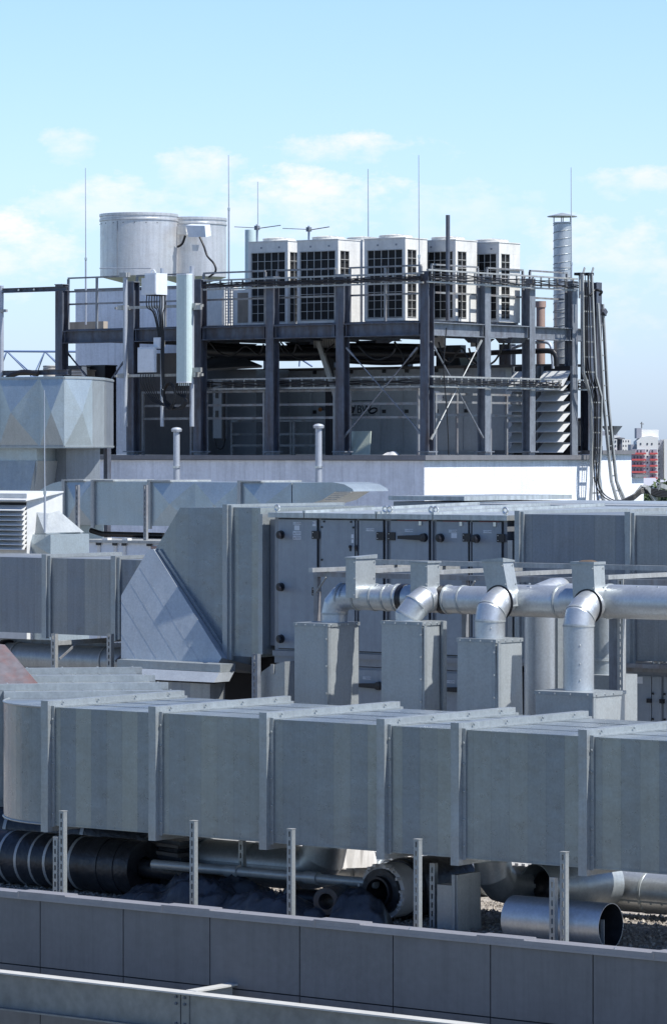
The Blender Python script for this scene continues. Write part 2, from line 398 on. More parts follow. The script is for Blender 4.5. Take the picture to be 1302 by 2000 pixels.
def rib(u):
    b = B()
    for (x0, x1, pr) in ((u-.052, u+.042, .07), (u+.043, u+.082, .018)):
        b.box(x0, x1, DV-pr, DV-.0015, dzb-pr, dzt+pr); b.box(x0, x1, DV, DV+DW, dzt+.0015, dzt+pr-.001); b.box(x0, x1, DV, DV+DW, dzb-pr+.001, dzb-.0015); b.box(x0, x1, DV+DW+.0015, DV+DW+.05, dzb-pr, dzt+pr)
    b.box(u-.054, u+.043, DV-.0725, DV-.0705, dzt-.17, dzt+.071); b.box(u-.054, u+.043, DV-.0725, DV-.0705, dzb-.071, dzb+.21)
    for zz in (.12, .32, .58, .85, 1.1): b.ball((u+.064, DV-.021, dzt-zz), .013, 6)
    for yy in (.15, .7, 1.3, 1.85): b.ball((u+.064, DV+yy, dzt+.048), .014, 6)
    return b
for u in ru: rib(u).build('flange', M['galv_plain'], duct)
# elbow and run straight back
u0 = ru[0] - .055; cI = Vector((u0, DV+DW, 0)); R1, TH = 1.34, rad(66)
out = [Vector((u0 - R1*math.sin(TH*i/12), DV + R1*(1-math.cos(TH*i/12)), 0)) for i in range(13)]
cx = Vector((u0, DV+R1, 0)); inn = [cI]
b = B(); zz0, zz1 = UP*dzb, UP*dzt
b.prism([p + zz1 for p in out + inn[::-1]], UP*(dzb-dzt)); b.build('elbow', M['galv'], duct)
for zz in (dzt, dzb):
    b = B(); b.tube([p*1.0 + UP*zz + (p-cx).normalized()*.004 for p in out], .012, 6); b.build('elbow_seam', M['galv_plain'], duct)
hn = (out[-1]-cI); RW = hn.length; hn.normalize(); hd = Vector((hn.y, -hn.x, 0)); p0 = cI
def run_sec(s0, s1, shrink=0):
    b = B(); c = p0 + hn*(RW/2) + hd*((s0+s1)/2) + UP*((dzb+dzt)/2)
    b.obox(c, hn*(RW/2), hd*((s1-s0)/2), UP*((dzt-dzb)/2))
    for j in (1, 2, 3): b.obox(p0 + hn*RW*j/4 + hd*((s0+s1)/2) + UP*(dzt+.0025), hn*.012, hd*((s1-s0)/2-.05), UP*.0015)
    return b
def run_rib(s):
    b = B(); c = p0 + hn*(RW/2) + hd*s
    for ds, pr in ((-.05, .07), (.05, .06)):
        q = c + hd*ds
        b.obox(q + UP*(dzt+pr/2+.001), hn*(RW/2+pr), hd*.045, UP*(pr/2)); b.obox(q + UP*(dzb-pr/2-.001), hn*(RW/2+pr), hd*.045, UP*(pr/2))
        for sg in (-1, 1): b.obox(q + hn*sg*(RW/2+pr/2+.001) + UP*((dzb+dzt)/2), hn*(pr/2), hd*.044, UP*((dzt-dzb)/2-.002))
    for j in range(5): b.ball(c + hn*(-.85+j*.42) + hd*.05 + UP*(dzt+.065), .014, 6)
    return b
for s0, s1 in ((.0, 1.45), (1.45, 2.95), (2.95, 4.6)): run_sec(s0+.02, s1-.02).build('duct_section', M['galv'], duct)
for s in (.06, 1.45, 2.95, 4.55): run_rib(s).build('flange', M['galv_plain'], duct)

# slotted posts ----------------------------------------------------------------
def slotted(px, py, v, z0=0.0, wu=.06, dv=.055):
    """open strut channel, slots cut through the face that looks along -Y"""
    x = ux(px, v); z1 = zv(px, py, v); b = B(); h = wu/2; t_ = .004
    b.box(x-h, x-.010, v, v+t_, z0, z1); b.box(x+.010, x+h, v, v+t_, z0, z1)
    z = z1 - .02; b.box(x-.0099, x+.0099, v, v+t_, z, z1)
    while z > z0 + .12:
        b.box(x-.0099, x+.0099, v, v+t_, z-.085, z-.052); z -= .085
    b.box(x-h, x-h+t_, v+t_, v+dv, z0, z1); b.box(x+h-t_, x+h, v+t_, v+dv, z0, z1)
    return b, x, z1
posts = [(120, 1585, 28.9, 'slotted strut post before the leftmost duct flange, tallest against the black pipe'),
         (375, 1604, 28.9, 'slotted strut post standing in front of the dark stack of insulation boards'),
         (565, 1620, 28.9, 'slotted strut post rising in front of the black wrapped heap, left of the cut tube'),
         (812, 1640, 28.9, 'slotted strut post just right of the torn insulated pipe end'),
         (1098, 1665, 28.9, 'slotted strut post in front of the loose steel pipe, nearer of the pair'),
         (108, 1622, 29.45, 'dark slotted post close behind the leftmost front post'),
         (470, 1640, 30.3, 'dark slotted post under the duct behind the black wrapped heap'),
         (843, 1690, 30.0, 'shaded slotted post beside the small galvanised box under the duct'),
         (1077, 1690, 29.45, 'pale slotted post close behind the post at the loose steel pipe')]
for px, py, v, lab in posts:
    b, x, z1 = slotted(px, py, v)
    if v > 29: 
        z1 = min(z1, dzb-.12); b, x, z1 = slotted(px, 880 + (CZ - z1)*FOC/(v/ray(px, 880).y), v)
    t_ = thing('slotted_post', lab, 'post', (x, v, 0), 'slotted posts along the front duct')
    b.build('channel', M['galv_plain'], t_)
    c = B(); za = dzb - .075
    if z1 > za: c.box(x-.034, x+.034, v-.004, v+.06, z1+.001, z1+.006)
    else: c.box(x-.03, x+.03, v, v+.05, z1+.001, z1+.02)
    c.build('cap', M['galv_bar'], t_)
    c = B(); c.box(x-.07, x+.07, v-.03, v+.1, .0, .01); c.build('foot_plate', M['galv_bar'], t_)

# things lying under the duct ---------------------------------------------------
def circ_band(b, a, q, r, s0, s1):
    d = (q-a).normalized(); b.tube([a+d*s0, a+d*s1], r, 28, caps=False)
    b.ring(a+d*s0, -d, r-.03, r, 28); b.ring(a+d*s1, d, r-.03, r, 28)
BV = 30.35; A0 = Vector((ux(-60, BV), BV, .30)); A1 = Vector((ux(283, BV), BV, .30)); dA = (A1-A0).normalized(); LA = (A1-A0).length
bp = thing('insulated_pipe', 'thick black foil wrapped pipe with silver bands lying under the left of the duct', 'pipe', (A0.x, BV, 0))
b = B(); b.tube([A0, A1], .285, 32, caps=False); b.ring(A1, dA, .12, .285); b.ring(A0, -dA, .05, .285); b.build('wrapping', M['foil'], bp)
for px, w_ in ((30, .035), (62, .035), (90, .03), (118, .035), (165, .04), (212, .03)):
    s = ux(px, BV) - A0.x; b = B(); circ_band(b, A0, A1, .2885, s, s+w_); b.build('tape_band', M['galv_bar'], bp)
b = B()
for px in (140, 200, 232): s = ux(px, BV) - A0.x; circ_band(b, A0, A1, .294, s, s+.16)
b.build('sleeve', M['foil'], bp)
b = B(); b.tube([A1 - dA*.1, A1 + dA*.30, A1 + dA*.55 + EY*.05 - UP*.03, A1+dA*1.0+EY*.1-UP*.12], .095, 20); b.build('inner_pipe', M['foil'], bp)
# stack of boards
st = thing('insulation_board', 'stack of thin dark insulation boards behind the front post', 'board', (ux(325, 30.6), 30.6, .4)); rr = random.Random(3)
for i in range(5):
    z = .40 + i*.042; x0 = ux(288, 30.6) + rr.uniform(-.02,.02); x1 = ux(355, 30.6) + rr.uniform(-.05,.03) + (.05 if i < 2 else 0)
    b = B(); v0 = 30.55 + rr.uniform(-.02,.02)
    b.hexa([(x0,v0,z-.004),(x1,v0,z-.02-rr.random()*.01),(x1,v0+.5,z-.02),(x0,v0+.5,z),(x0,v0,z+.03),(x1,v0,z+.012),(x1,v0+.5,z+.012),(x0,v0+.5,z+.03)]); b.build('board', M['felt'] if i % 2 else M['tarp'], st)
b = B(); b.box(ux(300,30.6), ux(350,30.6), 30.6, 31.0, 0, .375); b.build('support_block', M['tarp'], st)
# heap of bitumen wrap: crumpled sheets
def crumple(b, cx_, cy_, lx, ly, h, seed, ang=0, nx=9, ny=5, z0=.0, p=.6, jit=.28):
    r_ = random.Random(seed); ca, sa = math.cos(ang), math.sin(ang); vs = []
    for j in range(ny+1):
        for i in range(nx+1):
            s, q = i/nx*2-1, j/ny*2-1
            e = max(0, 1-abs(s)**2.4)*max(0, 1-abs(q)**2.0)
            if nx > 20: w1 = abs(noise.noise((s*lx*3.2+seed, q*ly*4.5, seed*1.7))); w2 = abs(noise.noise((s*lx*9+seed*2, q*ly*11, seed))); m_ = 1.06 - .75*w1 - .3*w2
            else: m_ = 1-jit+jit*1.4*r_.random()
            z = z0 + h*(e**p)*m_
            x = s*lx + r_.uniform(-.3,.3)*lx/nx; y = q*ly + r_.uniform(-.3,.3)*ly/ny
            vs.append((cx_+x*ca-y*sa, cy_+x*sa+y*ca, z))
    fs = []
    for j in range(ny):
        for i in range(nx):
            a = j*(nx+1)+i; fs += [(a, a+1, a+nx+2), (a, a+nx+2, a+nx+1)]
    return b.add(vs, fs)
hp = thing('wrapping_heap', 'heap of crumpled black bitumen wrapping on the gravel in front of the duct', 'heap', (ux(430, 29.9), 29.9, 0))
for px, v, lx, ly, h, sd_, an in ((372, 29.75, .62, .3, .40, 5, .1), (520, 29.7, .62, .28, .30, 8, -.12), (455, 30.1, .5, .25, .36, 11, .25), (590, 29.75, .33, .25, .25, 14, .3), (300, 29.9, .42, .25, .22, 17, -.1)):
    b = B(); crumple(b, ux(px, v), v, lx, ly, h, sd_, an, 44, 20, jit=.16); b.s = [True]*len(b.s); b.build('wrapping', M['tarp'], hp)
def open_pipe(b, a, q, r, th=.006, n=36):
    a, q = Vector(a), Vector(q); d = (q-a).normalized()
    b.tube([a, q], r, n, caps=False); b.tube([a, q], r-th, n, caps=False, flip=True); b.ring(a, -d, r-th, r, n); b.ring(q, d, r-th, r, n)
    return b
a = V(636, 1757, 29.72); q = a + (RT*.40+FW*.92)*.6; a.z = q.z = .22
tr = B(); open_pipe(tr, a, q, .135, .055, 28)
tag(tr.build('insulation_tube', M['tarp'], org=(a.x, a.y, 0)), 'short hollow black insulation tube end in the wrapping heap', 'tube')
# thin pipe
a = V(300, 1681, 30.15); q = V(735, 1733, 30.15); z = (a.z+q.z)/2; a.z = q.z = z
tp = thing('steel_pipe', 'thin galvanised pipe with a clamp collar lying over the wrapping heap', 'pipe', a)
b = B(); b.tube([a, q], .05, 18); b.build('tube', M['galv_box'], tp); dd = (q-a).normalized()
b = B(); 
for s in (.98, 2.0): circ_band(b, a, q, .066, s, s+.16)
b.build('collar', M['galv_box'], tp)
# stainless duct pipe with bend
def elbow_pts(p, d0, d1, R, n=4):   # from p, leaving direction d0 and turning to d1
    c = p + d1*R; return [c - d1*R*math.cos(i/n*math.pi/2) + d0*R*math.sin(i/n*math.pi/2) for i in range(n+1)]
zz = .40
sp_ = thing('round_duct', 'wide stainless round duct that bends up into the underside of the front duct', 'duct', (ux(500, 31.0), 31.0, .1))
pA = Vector((ux(385, 31.0), 31.0, zz-.05)); pB = Vector((ux(596, 31.0), 31.0, zz-.05))
b = B(); b.tube([pA, pB], .225, 36); b.build('pipe_section', M['pipe'], sp_)
b = B(); e = elbow_pts(pB, EX, UP, .26, 3); b.tube(e + [Vector((e[-1].x, 31.0, dzb+.02))], .228, 36, caps=False); b.build('elbow', M['pipe'], sp_)
b = B(); circ_band(b, pA, pB, .232, .12, .16); circ_band(b, pA, pB, .232, .8, .83); b.box(pA.x, pB.x, 30.774, 30.78, zz-.03, zz-.022); b.build('collar', M['galv_box'], sp_)
# torn insulated pipe
a = V(738, 1737, 30.05); a.z = .31; d = (RT*.62 + FW*.78).normalized(); q = a + d*1.25
tip = thing('torn_pipe', 'thick pipe with torn pale insulation and black jacket, cut end facing the parapet', 'pipe', (a.x, a.y, 0))
b = B(); open_pipe(b, a - d*.02, q, .15, .02, 32); b.build('core', M['black'], tip)
b = B(); open_pipe(b, a + d*.03, q, .225, .07, 32); b.build('inner_lagging', M['foil'], tip)
b = B(); open_pipe(b, a + d*.07, a + d*.34, .272, .045, 36); b.build('pale_lagging', M['glassfib'], tip)
b = B(); open_pipe(b, a + d*.32, q, .29, .03, 36); b.build('jacket', M['foil'], tip)
b = B(); circ_band(b, a, q, .305, .40, .50); b.build('sleeve', M['foil'], tip)
r_ = random.Random(5)
for i in range(26):
    b = B(); th = r_.uniform(0, 6.28); x, y = frame(d); p = a + d*.05 + (x*math.cos(th)+y*math.sin(th))*.262
    b.obox(p, x*r_.uniform(.006,.02), y*r_.uniform(.006,.02), d*r_.uniform(.01,.05)); b.build('torn_edge', M['glassfib'], tip)
a2 = V(700, 1752, 29.75); a2.z = .24
b = B(); crumple(b, a2.x+.0, a2.y+.02, .30, .24, .37, 31, .5, 30, 18, p=.5, jit=.1); b.s = [True]*len(b.s)
tag(b.build('wrapped_bend', M['tarp'], org=(a2.x, a2.y, 0)), 'black wrapped pipe bend lying before the torn pipe end', 'pipe bend')
b = B(); 
for px, v, lx, ly, h, sd_, an, z0 in ((655, 32.2, .28, .12, .22, 41, .3, .22), (700, 32.05, .2, .10, .30, 43, .9, .27), (685, 32.5, .3, .12, .28, 47, -.3, .3)): crumple(b, ux(px, v), v, lx, ly, h, sd_, an, 8, 5, z0=z0)
tag(b.build('torn_lagging', M['glassfib'], org=(ux(690, 31.6), 31.6, .1)), 'crumpled pale torn lagging in the sun behind the torn pipe', 'lagging')
# small boxes on the roof
def rivbox(name, lab, cat, x0, x1, v0, v1, z0, z1, m=None, taper=0, group=None, parent=None):
    t_ = thing(name, lab, cat, ((x0+x1)/2, (v0+v1)/2, z0), group)
    b = B(); k_ = taper
    b.hexa([(x0-k_,v0,z0),(x1+k_,v0,z0),(x1+k_,v1,z0),(x0-k_,v1,z0),(x0,v0,z1),(x1,v0,z1),(x1,v1,z1),(x0,v1,z1)]); b.build('casing', m or M['galv_box'], t_)
    return t_
rivbox('steel_box', 'shorter galvanised box on the gravel beside the shaded slotted post', 'box', ux(853,30.0), ux(881,30.0), 30.0, 30.02+.16, 0, zv(860,1728,30.0))
t_ = rivbox('steel_box', 'taller galvanised box on the gravel left of the hanging duct bend', 'box', ux(884,29.95), ux(892,29.95), 29.95, 30.33, 0, zv(905,1710,29.95), M['galv_dull'], taper=.012)
b = B(); x = ux(884,29.95); b.box(x-.01, x+.03, 29.94, 29.948, .0, zv(905,1710,29.95)); b.build('edge_strip', M['galv_plain'], t_)
# hanging bend
p = Vector((ux(960, 30.7), 30.7, .62)); dx_ = (RT*.75 + FW*.66).normalized()
hb = thing('duct_bend', 'round galvanised duct bend hanging under the duct left of the open pipe', 'duct bend', (p.x, p.y, .2))
b = B(); b.tube([Vector((p.x, p.y, dzb+.02)), p + UP*.02] + elbow_pts(p, -UP, dx_, .26, 3)[1:] + [p - UP*.26 + dx_*.42], .185, 36); b.build('bend', M['pipe'], hb)
b = B(); b.tube([p + UP*.0, p + UP*.03], .19, 36); b.build('collar', M['galv_box'], hb)
# open pipe and loose pipe
a = V(1046, 1730, 30.9); a.z = .36; d = (RT*.78 + FW*.62).normalized()
b = B(); open_pipe(b, a, a + d*.95, .245, .012); o = thing('open_pipe', 'dark hollow pipe end under the duct behind the loose steel pipe', 'pipe', (a.x, a.y, .1)); b.build('shell', M['galv_plain'], o)
b = B(); open_pipe(b, a + d*.12, a + d*.9, .18, .012); b.build('liner', M['foil'], o)
b = B(); b.box(a.x+.35, a.x+.5, a.y-.1, a.y+.5, 0, .12); b.build('support_block', M['tarp'], o)
a = Vector((ux(1002, 29.78), 29.78, .22)); q = Vector((ux(1192, 29.80), 29.80, .22)); d = (q-a).normalized()
lp = thing('loose_pipe', 'loose open ended galvanised pipe lying on the gravel by the parapet', 'pipe', (a.x, a.y, 0))
b = B(); open_pipe(b, a, q, .215, .006, 44); b.build('shell', M['pipe'], lp)
b = B(); b.tube([a+d*.02, q-d*.004], .207, 44, caps=False, flip=True); b.ring(a+d*.02, d, .01, .207, 44); b.build('shade_lining', M['foil'], lp)  # dark inner tube puts the shade inside the pipe into colour
x, y = frame(d); b = B()
for s in (.15, .4, .65, .9): b.ball(a + d*s + x*-.0 - y*.2 - EY*.14, .012, 6)
b.obox(q - d*.03 - UP*.05 + x*.1, x*.004, d*.02, UP*.12); b.build('tab', M['galv_box'], lp)
# bend and pipe to the right
vR = 32.05; zR = .26
rp = thing('round_duct', 'galvanised round duct with riveted seam leaving to the right under the duct', 'duct', (ux(1240, vR), vR, .1))
p = Vector((ux(1135, vR), vR, .51)); b = B(); e = elbow_pts(p, -UP, EX, .25, 2); b.tube([Vector((p.x, vR, dzb+.02))] + e, .205, 40, caps=False); b.build('bend', M['pipe'], rp)
b = B(); b.tube([e[-1], Vector((ux(1420, vR), vR, zR))], .21, 40); b.build('pipe_section', M['pipe'], rp)
b = B(); s = e[-1]; circ_band(b, s, s+EX, .225, -.02, .02); circ_band(b, s, s+EX, .217, .55, .58)
for i in range(9): b.ball((s.x+.05+i*.13, vR-.19, zR-.09), .013, 6)
b.box(s.x, s.x+1.6, vR-.203, vR-.195, zR-.082, zR-.07); b.build('collar', M['galv_box'], rp)
r_ = random.Random(9); b = B()
for i in range(5): b.add([s + Vector((0,-.08,.2)), s + Vector((r_.uniform(-.06,.16), -.1+r_.uniform(-.05,.05), .22+r_.random()*.1)), s + Vector((r_.uniform(0,.12), -.12, .17))], [(0,1,2)])
b.build('torn_tape', M['black'], rp)
b = B(); b.box(ux(1150,vR), ux(1190,vR), vR-.1, vR+.15, 0, .045); b.build('support_block', M['tarp'], rp)
# more pipes in the background gap
t_ = thing('insulated_pipe', 'second dark wrapped pipe lying behind the banded one at the left', 'pipe', (ux(100,32.4), 32.4, 0))
b = B(); b.tube([(ux(-80,32.4),32.4,.31),(ux(210,32.4),32.4,.31),(ux(320,32.4),32.5,.27)], .30, 28); b.build('wrapping', M['foil'], t_)
for px in (40, 120, 190): b = B(); b.tube([(ux(px,32.4),32.4,.31),(ux(px,32.4)+.05,32.4,.31)], .305, 28); b.build('tape_band', M['galv_bar'], t_)
b = B(); b.tube([(ux(290,32.9),32.9,.27),(ux(430,32.9),32.9,.25),(ux(540,32.9),32.9,.23)], .25, 28); tag(b.build('wrapped_pipe', M['membrane'], org=(ux(400,32.9),32.9,0)), 'pale membrane wrapped pipe in the sun behind the thin steel pipe', 'pipe')
# clutter filling the gap
t_ = thing('flange_ring', 'loose steel flange ring leaning behind the thin steel pipe', 'ring', V(470,1700,31.6))
b = B(); p = Vector((ux(455,31.7), 31.7, .24)); d = (RT*.5+FW*.85); b.tube([p, p+d*.05], .22, 36, caps=False); b.tube([p, p+d*.05], .16, 36, caps=False, flip=True); b.ring(p, -d, .16, .22, 36); b.ring(p+d*.05, d, .16, .22, 36); b.build('ring', M['galv_box'], t_)
for px, v, r, dd_, lab, m in ((620, 30.5, .10, (.9,.3), 'short dark rubber pipe stub left of the torn pipe', 'foil'), (830, 31.0, .16, (.85,.5), 'dark sleeved pipe behind the two small boxes', 'foil'), (690, 32.3, .17, (1,0), 'bright round duct piece in the sun behind the torn pipe', 'pipe'), (890, 32.6, .2, (1,0), 'bright round duct length behind the hanging bend', 'pipe')):
    t_ = thing('pipe_piece', lab, 'pipe', (ux(px,v), v, 0)); d = (EX*dd_[0]+EY*dd_[1]).normalized(); p = Vector((ux(px,v), v, r+.02))
    b = B(); open_pipe(b, p-d*.35, p+d*.45, r, .02, 28); b.build('shell', M[m], t_)
    for s in (-.33, .1, .40): b = B(); b.tube([p+d*s, p+d*(s+.03)], r+.012, 28); b.build('band', M['galv_box' if m == 'foil' else 'galv_plain'], t_)
# pale slats shaped like sunlight stripes falling through a grating
wk = thing('sun_stripe_slats', 'pale slats standing in for sunlit stripes behind the front duct', 'grating', (ux(650, 33.3), 33.3, 0))
b = B(); xa, xb = ux(280, 33), ux(1330, 33); x = xa
while x < xb: b.box(x, x+.045, 33.05, 33.9, .28, .31); x += .085
b.build('slat', M['membrane'], wk)
b = B(); b.box(xa, xb, 33.1, 33.15, .2, .278); b.box(xa, xb, 33.8, 33.85, .2, .278)
x = xa
while x < xb: b.box(x, x+.06, 33.16, 33.79, .0, .25); x += 1.2
b.build('bearer', M['steel_lt'], wk)
# gravel stones
b = B(); r_ = random.Random(21)
for i in range(9500):
    px = r_.uniform(-40, 1350); v = 28.6 + 3.6*r_.random()**1.0; x = ux(px, v) + r_.uniform(-.02,.02); s = r_.uniform(.012, .03); z = r_.uniform(-.003, .012)
    vs = [(x+s*r_.uniform(.6,1.3), v, z), (x, v+s*r_.uniform(.6,1.2), z), (x-s*r_.uniform(.6,1.3), v, z), (x, v-s*r_.uniform(.6,1.2), z), (x+r_.uniform(-.3,.3)*s, v+r_.uniform(-.3,.3)*s, z+s*r_.uniform(.6,1.1))]
    b.add(vs, [(0,1,4),(1,2,4),(2,3,4),(3,0,4)])
o = b.build('gravel', M['gravel']); o['kind'] = 'stuff'
# ================================================================ middle ground
def each(items, name, m, parent):
    """one part per item: fn(b, item) pairs already filled as builders"""
    for b in items: b.build(name, m, parent)
def cornerbox(pxL, pxC, pxR, v, py, z0, tilt=0):
    """box seen on its -Y face (L..C) and +X face (C..R); returns x0,x1,v0,v1,z1"""
    x1 = ux(pxC, v); return ux(pxL, v), x1, v, vy(pxR, x1), zv(pxC, py, v)
def rivets(x0, x1, v0, v1, z0, z1, n=5):
    out = []
    for i in range(n):
        z = z0 + (z1-z0)*(i+.5)/n
        for c in ((x1-.02, v0-.004, z), (x1+.004, v0+.03, z), (x0+.02, v0-.004, z)):
            b = B(); b.ball(c, .0125, 6); out.append(b)
    return out
# attenuator boxes -------------------------------------------------------------
boxes = [(575, 640, 700, 34.85, 1219, 'leftmost tall galvanised attenuator box, its right face mostly in shadow'),
         (745, 824, 868, 34.6, 1216, 'second tall galvanised attenuator box, under the tilted short bend'),
         (893, 967, 1018, 34.5, 1250, 'third tall galvanised attenuator box, under a short upright pipe'),
         (1045, 1157, 1219, 34.4, 1355, 'wide low galvanised attenuator box under the longest upright pipe')]
BX = []
for i, (l, c, r, v, py, lab) in enumerate(boxes):
    x0, x1, v0, v1, z1 = cornerbox(l, c, r, v, py, 0); zb = z1-1.25 if i < 3 else z1-.75
    t_ = thing('attenuator_box', lab, 'attenuator', ((x0+x1)/2, (v0+v1)/2, zb), 'attenuator boxes in the pipe row')
    k_ = (.0, .015, .02, 0)[i]
    b = B(); b.hexa([(x0-k_*.6,v0,zb),(x1+k_*1.6,v0,zb),(x1+k_,v1,zb),(x0,v1,zb),(x0,v0,z1),(x1,v0,z1),(x1,v1,z1),(x0,v1,z1)]); b.build('casing', M['galv_box'], t_)
    b = B(); e = .012
    b.box(x0-e, x1+e, v0-e, v1+e, z1-.035, z1+.006); b.build('lid', M['galv_plain'], t_)
    b = B(); b.box(x1+.0015+k_, x1+.006+k_*1.6, v0+.0, v0+.05, zb, z1-.037); b.box(x1-.05, x1+.0, v0-.006-0, v0-.0015, zb, z1-.037); b.build('edge_strip', M['galv_plain'], t_)
    n = (4, 5, 5, 0)[i]
    for j in range(n):
        z = zb + (z1-zb)*(j+.45)/n; b = B(); b.ball((x1-.015, v0-.008, z), .014, 6); b.build('rivet', M['bolt'], t_)
    for f in (.08, .35, .62, .92):
        b = B(); b.ball((x0+(x1-x0)*f, v0-e-.002, z1-.015), .012, 6); b.build('rivet', M['bolt'], t_)
        b = B(); b.ball((x1+e+.002, v0+(v1-v0)*f, z1-.015), .012, 6); b.build('rivet', M['bolt'], t_)
    if i == 1:
        b = B(); b.box(x1+.02, x1+.05, v1-.10, v1-.03, zb, z1+.004); b.build('edge_channel', M['galv_plain'], t_)
    b = B(); b.box(x0+.05, x1-.05, v0+.05, v1-.05, 0, zb-.002); b.build('plinth', M['steel'], t_)
    BX.append((x0, x1, v0, v1, z1))
# main exhaust pipe --------------------------------------------------------------
MV = 35.25
zl, zr = zv(745, 1167, MV), zv(1240, 1176, MV)
ep = thing('exhaust_pipe', 'long shiny round exhaust pipe stepping wider to the right in front of the units', 'pipe', (ux(900, MV), MV, zl-.2))
xe = ux(643, BX[0][2]+.3); bz = BX[0][4]
P = lambda px, z: Vector((ux(px, MV), MV, z))
segs = [(676, 778, .150, zl), (778, 905, .157, zl), (905, 1002, .160, zl), (1002, 1110, .180, (zl+zr)/2-.005), (1110, 1420, .187, zr)]
for a, c, r, z in segs:
    b = B(); b.tube([P(a, z), P(c, z)], r, 40); b.build('pipe_section', M['pipe'], ep)
e0 = Vector((xe, MV, bz)); pz1 = P(676, zl)
R_ = .2; cc = Vector((xe+R_, MV, zl-R_))
b = B(); b.tube([pz1, Vector((xe+R_, MV, zl))] + arc(cc, UP*R_, -EX*R_, 0, math.pi/2, 3)[1:] + [Vector((xe, MV, bz+.004))], .150, 40); b.build('bend', M['pipe'], ep)
for px, r, z in ((668, .155, zl), (700, .157, zl), (733, .157, zl), (757, .157, zl), (778, .162, zl), (876, .166, zl), (905, .165, zl), (1000, .185, (zl+zr)/2), (1095, .187, (zl+zr)/2), (1190, .193, zr)):
    b = B(); b.tube([P(px, z)-EX*.012, P(px, z)+EX*.012], r+.003, 40); b.build('collar', M['galv_box'], ep)
for px in (790, 868): 
    b = B(); z = zl; b.tube([P(px, z)-EX*.035, P(px, z)+EX*.035], .166, 40); b.build('flexible_collar', M['black'], ep)
for px in (740, 762, 800, 868, 900, 1012, 1040, 1250, 1290): 
    b = B(); r = .155 if px < 1000 else .185; z = zl if px < 1000 else zr; b.ball(P(px, z) + UP*r*.93 - EY*r*.36, .014, 6); b.build('screw', M['bolt'], ep)
b = B(); q = Vector((xe, MV, (bz+zl-.2)/2)); b.tube([q-UP*.012+UP*.05, q+UP*.012+UP*.05], .156, 40); b.build('collar', M['galv_box'], ep)
# pipe behind joining at right of housing three
b = B(); q = Vector((ux(1045, MV), MV+.05, zl+.05)); b.tube([q, q+EY*.3+UP*.06, q + EY*.9+UP*.06], .15, 28); b.build('branch', M['pipe'], ep)
# risers with bends ---------------------------------------------------------------
def riser(lab, px, v, zbot, zbend, r, dtilt=None, R=.19, name='branch_pipe'):
    x = ux(px, v); t_ = thing(name, lab, 'pipe', (x, v, zbot))
    base = Vector((x, v, zbot+.007)); c = Vector((x, v, zbend))
    cc_ = c + EY*R; e = [cc_ - EY*R*math.cos(a) + UP*R*math.sin(a) for a in (0, rad(33), rad(66))]; dl_ = EY*math.sin(rad(66)) + UP*math.cos(rad(66))
    b = B(); b.tube([base, c], r, 40); b.build('upright', M['pipe'], t_)
    b = B(); b.tube([c - UP*.06] + e + [e[-1] + dl_*.16], r*1.003, 40); b.build('bend', M['pipe'], t_)
    for q, dq in ((c, UP), (e[1], (UP+EY).normalized())):
        b = B(); b.tube([q-dq*.009, q+dq*.009], r+.008, 40); b.build('collar', M['galv_box'], t_)
    q = e[-1] + dl_*((v + .168 - e[-1].y)/dl_.y); b = B(); b.lathe(q - EY*.004, [(r*.98,.0),(r+.03,.0),(r+.03,.006)], 32, axis=EY); b.build('sealing_ring', M['black'], t_)
    for z in (.12, .3, .5, .7):
        if zbot + z < zbend - .04:
            b = B(); b.ball(Vector((x+r*.62, v-r*.76, zbot+z)), .013, 6); b.build('rivet', M['bolt'], t_)
    return e[-1]
v3 = (BX[2][2]+BX[2][3])/2+.0; z3 = zv(958, 1213, v3)
riser('short upright round pipe bending back above the third attenuator box', 956, v3, BX[2][4], z3-.0, .168)
v4 = (BX[3][2]+BX[3][3])/2+.05; z4 = zv(1130, 1222, v4)
riser('longest upright round pipe rising from the wide low attenuator box', 1129, v4, BX[3][4], z4, .168)
# tilted bend of the second box
x2, v2 = ux(797, 34.85), 34.85; zb2 = BX[1][4]
t_ = thing('branch_pipe', 'short tilted bend between the second attenuator box and the exhaust pipe', 'pipe', (x2, v2, zb2))
p = Vector((x2, v2, zb2+.004)); pts = [p, p + UP*.05, p + UP*.17 + EX*.07 + EY*.06, p + UP*.235 + EX*.09 + EY*.17, p + UP*.235 + EX*.09 + EY*.3]
b = B(); b.tube(pts, .150, 40); b.build('bend', M['pipe'], t_)
for i in (1, 2, 3):
    dq = (pts[i+1]-pts[i-1]).normalized(); b = B(); b.tube([pts[i]-dq*.009, pts[i]+dq*.009], .159, 40); b.build('collar', M['galv_box'], t_)
